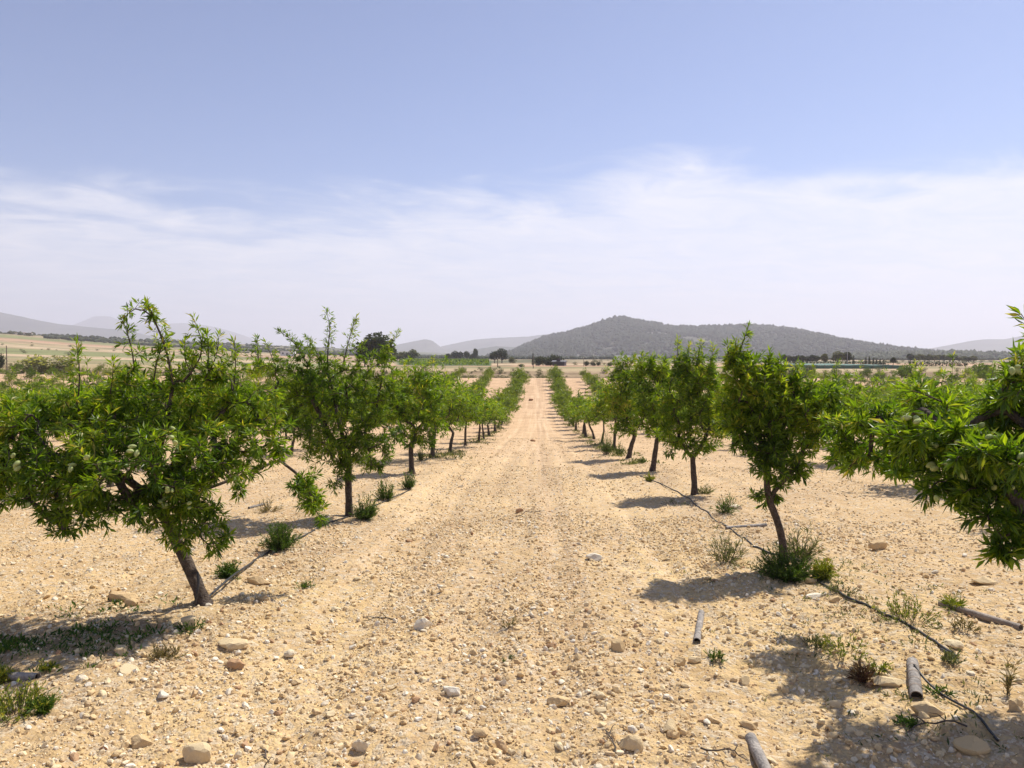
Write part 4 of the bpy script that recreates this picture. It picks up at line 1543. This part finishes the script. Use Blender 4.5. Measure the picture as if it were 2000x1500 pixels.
def round_variant(seed, n=1500, size=.09):
    rng = np.random.default_rng(seed)
    lumps = [(0, 0, .6, .3, .3, .3)]
    for k in range(7):
        a = rng.uniform(0, 6.28)
        rr = rng.uniform(.12, .3)
        lumps.append((math.cos(a) * rr, math.sin(a) * rr, rng.uniform(.38, .82), rng.uniform(.13, .22), rng.uniform(.13, .22), rng.uniform(.11, .18)))
    return cloud_tree(lumps, n, size, rng, .25, .03)


def narrow_variant(seed):
    rng = np.random.default_rng(seed)
    lumps = [(0, 0, z, .10 * (1.05 - z) + .03, .10 * (1.05 - z) + .03, .12) for z in (.15, .3, .45, .6, .75, .88)]
    return cloud_tree(lumps, 900, .05, rng, .08, .012)


def bush_variant(seed, n=900):
    rng = np.random.default_rng(seed)
    lumps = []
    for k in range(8):
        a = rng.uniform(0, 6.28)
        rr = rng.uniform(0, .32)
        lumps.append((math.cos(a) * rr, math.sin(a) * rr, rng.uniform(.25, .62), rng.uniform(.16, .26), rng.uniform(.16, .26), rng.uniform(.2, .34)))
    return cloud_tree(lumps, n, .09, rng, .1, .015)


_cache = {}


def far_plant(kind, mat, name, px, top, d, wpx, label, cat, group=None, seed=0, sink=0.0):
    key = (kind, mat.name, seed)
    if key not in _cache:
        m, V, F, r = {'round': round_variant, 'narrow': narrow_variant, 'bush': bush_variant}[kind](seed + 900)
        _cache[key] = (m.mesh('trunk', BARK_FAR), mkmesh('crown', V, [F], mat, {'rnd': r}, False))
    tm, cm = _cache[key]
    p = at(px, 697, d)
    z = float(terrain(p[0], p[1]))
    h = at(px, top, d)[2] - z
    w = wpx * d / FPX
    root = empty(name, (p[0], p[1], z - sink), float(rg.uniform(0, 6.28)))
    base_w = {'round': .85, 'narrow': .24, 'bush': .95}[kind]
    root.scale = (w / base_w, w / base_w, (h + sink) / .97)
    tag(root, label, cat, group)
    mko('trunk', tm, root)
    mko('crown', cm, root)
    return root


far_plant('round', PINE, 'pine_tree', 738, 646, 165, 82, 'tall dark pine tree standing behind the second left almond tree', 'tree', seed=1)
far_plant('round', PINE, 'pine_tree', 712, 672, 168, 36, 'lower dark pine leaning out left of the tall pine', 'tree', seed=2)
G1 = 'grey green trees left of the vineyard'
far_plant('round', SCRUB, 'tree', 806, 681, 330, 24, 'tallest greyish tree of the clump left of the vineyard', 'tree', G1, 1)
far_plant('round', SCRUB, 'tree', 790, 686, 330, 22, 'left greyish tree of the clump left of the vineyard', 'tree', G1, 2)
far_plant('round', SCRUB, 'tree', 776, 690, 320, 26, 'lowest greyish tree of the clump left of the vineyard', 'tree', G1, 3)
G2 = 'dark trees behind the vineyard'
for k, (x, t_, w) in enumerate([(874, 690, 14), (889, 684, 16), (899, 686, 14), (911, 684, 15), (929, 680, 13), (922, 690, 12)]):
    far_plant('round', PINE, 'tree', x, t_, 430, w, ['low dark tree at the left end of the line behind the vineyard', 'second dark tree from the left behind the vineyard', 'third dark tree from the left behind the vineyard',
              'fourth dark round tree behind the vineyard', 'tallest slim dark tree at the right end behind the vineyard', 'small bush tree next to the slim tall one behind the vineyard'][k], 'tree', G2, k % 4)
far_plant('round', PINE, 'tree', 980, 679, 300, 28, 'right, taller half of the big dark twin trees left of the lane end', 'tree', seed=1)
far_plant('round', PINE, 'tree', 966, 684, 302, 24, 'left half of the big dark twin trees left of the lane end', 'tree', seed=3)
far_plant('bush', SCRUB, 'bush', 1000, 695, 290, 18, 'grey green bush right of the big twin trees', 'bush', seed=2)
far_plant('bush', SCRUB, 'bush', 1018, 709, 170, 14, 'brown green bush at the field edge left of the cypress', 'bush', seed=3)
far_plant('narrow', PINE, 'cypress_tree', 1041, 690, 210, 5, 'thin pointed cypress left of the farm clump', 'tree')
G3 = 'dark trees of the farm clump beyond the lane'
for k, (x, t_, w, kd) in enumerate([(1052, 694, 27, 'bush'), (1066, 691, 32, 'bush'), (1080, 689, 32, 'bush'), (1088, 697, 5, 'narrow'), (1092, 695, 5, 'narrow'), (1096, 696, 6, 'narrow'), (1101, 700, 5, 'narrow'), (1072, 703, 12, 'bush')]):
    far_plant(kd, OLIVE if k == 7 else PINE, 'tree' if kd != 'narrow' else 'cypress_tree', x, t_, 206 + k, w, ['left round tree of the farm clump beyond the lane', 'middle round tree of the farm clump beyond the lane',
              'tallest round tree of the farm clump', 'first small cypress behind the grey farm roof', 'second small cypress behind the grey farm roof', 'third small cypress behind the grey farm roof',
              'rightmost small cypress by the grey farm roof', 'low olive bush between the farm trees'][k], 'tree', G3, k % 3)
for k, (x, t_, w) in enumerate([(1146, 703, 16), (1158, 704, 16), (1168, 705, 10)]):
    far_plant('bush', PINE, 'bush', x, t_, 200, w, ['left', 'middle', 'right'][k] + ' one of three dark hedge bushes right of the farm clump', 'bush', 'hedge bushes right of the farm clump', k)
far_plant('bush', SCRUB, 'bush', 1192, 704, 190, 18, 'bush half hidden by the right almond row', 'bush', seed=1)
# right background
G4 = 'big trees beside the green net'
for k, (x, t_, w) in enumerate([(1610, 690, 18), (1636, 684, 24), (1655, 686, 20)]):
    far_plant('round', PINE if k == 2 else SCRUB, 'tree', x, t_, 240, w, ['left and lowest of three big trees above the green net', 'middle and widest of three big trees above the green net', 'right and darkest of three big trees above the green net'][k], 'tree', G4, k)
for k, x in enumerate(range(1532, 1604, 9)):
    far_plant('round', PINE, 'tree', x, 692 + (k % 3) * 1.5, 260, 14, f'{ORD[k]} from the left in the low dark tree line left of the three big trees', 'tree', 'low dark tree line', k % 4)
for k, (x, t_) in enumerate([(1667, 694), (1691, 698), (1698, 696), (1706, 699), (1712, 700), (1719, 701), (1726, 702)]):
    far_plant('narrow', PINE, 'cypress_tree', x, t_, 225, 5, f'{ORD[k]} from the left of the small cypresses above the net', 'tree', 'small cypresses above the net', k % 2)
far_plant('round', PINE, 'tree', 1745, 697, 215, 14, 'single dark round tree right of the small cypresses', 'tree', seed=2)
for k in range(14):
    x = 1778 + k * 9.5
    far_plant('round', SCRUB if k % 3 else PINE, 'tree', x, 690 + 3.2 * abs(math.sin(k * 1.7)) + (k > 9) * 4, 330 + (k % 4) * 12, 17, f'{ORD[k]} from the left in the wood at the right background', 'tree', 'wood at the right background', k % 4)
far_plant('bush', BRIGHT, 'tree', 1770, 706, 112, 40, 'bright yellow green bushy tree at the far orchard edge', 'tree', seed=4)
far_plant('bush', BRIGHT, 'tree', 1932, 702, 118, 66, 'wide bright green tree at the right far edge', 'tree', seed=5)
far_plant('bush', SCRUB, 'bush', 1990, 706, 125, 60, 'dull green bush at the right edge beyond the orchard', 'bush', seed=6)
for k, (x, t_) in enumerate([(1518, 711), (1532, 709), (1546, 708), (1560, 709), (1576, 706), (1588, 709)]):
    far_plant('bush', OLIVE, 'olive_tree', x, t_, 122, 18, f'{ORD[k]} silvery olive tree from the left in front of the dark tree line', 'tree', 'silvery olive trees beyond the orchard', k % 3)
# left background
far_plant('bush', REED, 'bush', 75, 684, 116, 90, 'wide grey green reed like bush beyond the orchard at the left', 'bush', seed=7)
far_plant('bush', REED, 'bush', 122, 688, 117, 60, 'right end bush of the reed like thicket at the left', 'bush', seed=8)
far_plant('bush', PINE, 'bush', 2, 684, 126, 22, 'dark bush at the left edge beyond the orchard', 'bush', seed=9)
for k in range(24):
    x = -10 + k * 24 + rg.uniform(-6, 6)
    t_ = np.interp(x, [0, 120, 240, 400, 560], [650, 655, 664, 678, 688]) + rg.uniform(-2.5, 2.5)
    far_plant('bush', SCRUB if k % 2 else PINE, 'bush', x, t_, 640 + rg.uniform(0, 80), rg.uniform(12, 26), f'{ORD[k]} from the left in the scrubby tree line above the left fields', 'bush', 'scrubby tree line above the left fields', k % 4)
for k, (x, t_, w) in enumerate([(538, 682, 12), (549, 684, 10), (578, 683, 14), (592, 686, 12), (500, 684, 14), (482, 687, 12)]):
    far_plant('round', PINE, 'tree', x, t_, 560, w, ['left neighbour tree of the white house', 'small tree touching the white house on the left', 'tree right of the white house', 'second tree right of the white house', 'tree near the pole left of the white house', 'leftmost tree of the white house group'][k], 'tree', 'trees around the white house', k % 4)


def field_bushes(n, seed):
    rng = np.random.default_rng(seed)
    m, V, F, r = bush_variant(990, 260)
    out_v, out_f, out_r, n_ = [], [], [], 0
    for _ in range(n):
        y = rng.uniform(111, 520) if rng.random() < .6 else rng.uniform(111, 130)
        x = rng.uniform(-.74, .68) * y
        if -.2 < x / y < -.05 and 195 < y < 430:
            continue
        if y > 128 and rng.random() < .35:
            continue
        if fbm(x / 12, y / 14, 47) < .04 and y > 128:
            continue
        s = rng.uniform(.4, 1.3) * (1 if y < 200 else 1.8)
        a = rng.uniform(0, 6.28)
        W_ = np.stack([V[:, 0] * math.cos(a) - V[:, 1] * math.sin(a), V[:, 0] * math.sin(a) + V[:, 1] * math.cos(a), V[:, 2] * .8], 1) * s * np.array([1.5, 1.5, 1])
        out_v.append(W_ + np.array([x, y, float(terrain(x, y)) - .05]))
        out_f.append(F + n_)
        out_r.append(r)
        n_ += len(V)
    o = mko('scrub', mkmesh('scrub', np.concatenate(out_v), [np.concatenate(out_f)], SCRUB, {'rnd': np.concatenate(out_r)}, False))
    tag(o, 'scattered dry scrub on the bank and fields beyond the orchard', 'scrub', kind='stuff')


field_bushes(900, 3)

# far scrubby plain: countless small trees between the fields and the hills
rng = np.random.default_rng(44)
k = 9000
y = 600 * (1800 / 600) ** rng.random(k)
x = rng.uniform(-.78, .72, k) * y
keep = (fbm(x / 90, y / 120, 91) > -.05) & ~((x / y < -.2) & (y < 640))
x, y = x[keep], y[keep]
z = terrain(x, y)
sz_ = rng.uniform(1.2, 2.6, len(x))
B = I1[0][None] * (1 + rng.uniform(-.25, .25, (len(x), 12, 1)))
V = B * sz_[:, None, None] * np.array([1.2, 1.2, .85]) + np.stack([x, y, z + sz_ * .4], 1)[:, None, :]
F = (I1[1][None] + (np.arange(len(x)) * 12)[:, None, None]).reshape(-1, 3)
o = mko('plain_scrub', mkmesh('plain_scrub', V.reshape(-1, 3), [F], PINE_SOLID, {'rnd': np.repeat(rng.random(len(x)), 12)}, False))
tag(o, 'far scrub and low trees dotting the plain below the hills', 'scrub', kind='stuff')

# vineyard rows
Vv, Fv, Rv, n_ = [], [], [], 0
rng = np.random.default_rng(5)
P, D = [], []
for yv in np.arange(204, 415, 4.0):
    xa, xb = -.186 * yv, -.066 * yv
    nn = int((xb - xa) * 5)
    xs_ = rng.uniform(xa, xb, nn)
    P.append(np.stack([xs_, yv + rng.normal(size=nn) * .3, terrain(xs_, np.full(nn, yv)) + rng.uniform(.1, 1.1, nn)], 1))
P = np.concatenate(P)
D = rng.normal(size=P.shape) + np.array([0, 0, .5])
L = rng.uniform(.35, .7, len(P))
V, F, r = leaf_mesh(P, D, L, L * .8, rng, rng.random(len(P)), True)
o = mko('vineyard', mkmesh('vineyard', V, [F], LEAF_FAR, {'rnd': r}, False))
tag(o, 'dense green vineyard strip left of the lane end', 'vineyard', kind='stuff')

# hedges


def hedge(pa, pb, d, top, mat, label, thick=1.6):
    rng = np.random.default_rng(int(pa))
    a, b_ = at(pa, 697, d), at(pb, 697, d)
    n = int((b_[0] - a[0]) * 60)
    f = rng.random(n)
    x = a[0] + (b_[0] - a[0]) * f
    y = d + rng.uniform(-thick / 2, thick / 2, n)
    zt_ = terrain(x, y)
    H = at((pa + pb) / 2, top, d)[2] - float(terrain((a[0] + b_[0]) / 2, d))
    z = zt_ + rng.random(n) * H * (1 + .15 * vn(x / 2, 0 * x, 5))
    P = np.stack([x, y, z], 1)
    D = rng.normal(size=P.shape)
    L = rng.uniform(.2, .45, n)
    V, F, r = leaf_mesh(P, D, L, L * .7, rng, rng.random(n) * .6, True)
    o = mko('hedge', mkmesh('hedge', V, [F], mat, {'rnd': r}, False))
    tag(o, label, 'hedge')


hedge(1530, 1735, 205, 706, PINE, 'long dark clipped hedge right above the green net')
hedge(1775, 1890, 190, 707, PINE, 'dark hedge line below the right background wood')

# green net over a plot
m = MB()
a, b_ = at(1592, 697, 150), at(1762, 697, 150)
zb = float(terrain((a[0] + b_[0]) / 2, 150))
hN = .7
nxn, nyn = 30, 14
gxn = np.linspace(a[0], b_[0], nxn)
gyn = np.linspace(150, 186, nyn)
A, B_ = np.meshgrid(gxn, gyn)
Zn = zb + hN + .06 * np.sin(A * 1.3) * np.sin(B_ * .8)
V = np.stack([A.ravel(), B_.ravel(), Zn.ravel()], 1)
ii = (np.arange(nyn - 1)[:, None] * nxn + np.arange(nxn - 1)[None]).ravel()
root = empty('crop_net', ((a[0] + b_[0]) / 2, 150, zb))
tag(root, 'flat teal green crop net stretched over a plot at the right', 'net')
me = mkmesh('net_top', V - np.array(root.location), [np.stack([ii, ii + 1, ii + nxn + 1, ii + nxn], 1)], NETM, None, True)
mko('net_top', me, root)
m.box((0, 0, hN / 2 - .05), (b_[0] - a[0], .06, hN))
m.box((-(b_[0] - a[0]) / 2, 18, hN / 2 - .05), (.06, 35.8, hN))
m.box(((b_[0] - a[0]) / 2, 18, hN / 2 - .05), (.06, 35.8, hN))
m.obj('net_side', NETM, root, smooth=False)
for k in range(10):
    pm = MB()
    pm.tube(np.array([(gxn[0] + (gxn[-1] - gxn[0]) * k / 9 - root.location[0], -.12, -.1), (gxn[0] + (gxn[-1] - gxn[0]) * k / 9 - root.location[0], -.12, hN + .12)]), .05, 6, .5, True)
    pm.obj('post', WOOD, root, smooth=False)


def pole(px, top, d, label, mat, arm=True, r=.11):
    p = at(px, 697, d)
    z = float(terrain(p[0], p[1]))
    h = at(px, top, d)[2] - z
    root = empty('utility_pole', (p[0], p[1], z))
    tag(root, label, 'pole')
    m = MB()
    m.tube(np.array([(0, 0, -.3), (0, 0, h)]), [r, r * .7], 8, .5, True)
    m.obj('mast', mat, root)
    if arm:
        m = MB()
        m.box((0, -.12, h - .35), (1.4, .1, .1))
        arm_o = m.obj('crossarm', mat, root, smooth=False)
        for xx in (-.6, 0, .6):
            m = MB()
            m.tube(np.array([(xx, -.12, h - .3), (xx, -.12, h - .1)]), [.05, .035], 8, .5, True)
            m.obj('insulator', WHITE, arm_o)


pole(503, 662, 170, 'wooden utility pole rising from the fields left of the white house', WOOD)
pole(972, 698, 170, 'thin dark pole in front of the big twin trees', WOOD)
pole(1041.5, 694, 150, 'thin dark pole at the left of the farm clump', WOOD, False, .08)
pole(1655, 676, 190, 'thin pale metal mast in front of the darkest big tree', METAL, False, .07)
pole(1695, 693, 190, 'second pale metal mast above the small cypresses', METAL, False, .06)
pole(1140, 697, 190, 'slim pole behind the hedge bushes', WOOD, True, .07)
pole(13, 675, 118, 'weathered wooden post at the left edge beyond the orchard', WOOD, False, .09)
pole(1158, 699, 195, 'right slim pole behind the hedge bushes', WOOD, False, .06)


def house(px, top, d, w, dep_, label, wall, roofm, rz=.1, flat=False):
    p = at(px, 697, d)
    z = float(terrain(p[0], p[1]))
    h = (at(px, top, d)[2] - z) * (.95 if flat else .74)
    h = max(h, 1.1)
    root = empty('farmhouse', (p[0], p[1], z), rz)
    tag(root, label, 'house')
    m = MB()
    m.box((0, 0, h / 2 - .3), (w, dep_, h + .6))
    m.obj('wall', wall, root, smooth=False)
    m = MB()
    if flat:
        m.box((0, 0, h + .12), (w + .3, dep_ + .3, .22))
    else:
        rh = h * .36
        y2 = dep_ / 2 + .35
        x2 = w / 2 + .35
        V = [(-x2, -y2, h), (x2, -y2, h), (x2, y2, h), (-x2, y2, h), (-x2, 0, h + rh), (x2, 0, h + rh)]
        m.add(V, [(0, 1, 5, 4), (2, 3, 4, 5), (3, 2, 1, 0)])
        m.add(V, [(0, 4, 3), (1, 2, 5)])
    m.obj('roof', roofm, root, smooth=False)
    for k, fx in enumerate((-.32, -.02, .30)):
        m = MB()
        if k == 1:
            m.box((fx * w, -dep_ / 2 - .02, 1.0), (1.1, .08, 2.0))
            m.obj('door', DARKW, root, smooth=False)
        else:
            m.box((fx * w, -dep_ / 2 - .02, h * .58), (1.1, .08, 1.1))
            m.obj('window', DARKW, root, smooth=False)
    return root


house(563, 686, 520, 9.5, 7, 'small white farmhouse among trees beyond the left fields', WHITE, WHITE, .15, True)
house(1093, 709, 202, 3.2, 3, 'low farm shed with a grey roof under the farm clump', GREYROOF, GREYROOF, -.2)
house(45, 652, 700, 16, 7, 'far pale farmhouse at the foot of the left hill', WHITE, ROOFT, .1)
for k, (mx, mw) in enumerate([(1885, 2.2), (1903, 1.5)]):
    p = at(mx, 697, 150)
    o = mko('earth_mound', mkmesh('earth_mound', stone_shape(I3[0], np.random.default_rng(70 + k), .3, .8), [I3[1]], BANKM, {'rnd': np.full(len(I3[0]), .5)}, True), None, (p[0], p[1], float(terrain(p[0], p[1]))))
    o.scale = (mw, mw * .8, .95)
    tag(o, ['larger tan earth mound at the right beyond the orchard', 'smaller tan earth mound right of the larger one'][k], 'mound')
house(1225, 694, 420, 14, 6, 'low pale building below the central hill', WHITE, GREYROOF, .1)

# ------------------------------------------------------------------ haze
HM, g = material('haze_air')
vol = g.n('ShaderNodeVolumePrincipled', {'Color': (.90, .875, .97, 1), 'Density': .00021, 'Anisotropy': .25})
g.n('ShaderNodeOutputMaterial', {'Volume': vol.outputs[0]})
m = MB()
zlo, zhi = -12.0, 620.0
m.box((0, 0, (zlo + zhi) / 2), (2 * FAR + 3000, 2 * FAR + 3000, zhi - zlo))
o = m.obj('haze', HM, smooth=False)
tag(o, 'thin pale haze fading the far hills', 'haze', kind='stuff')
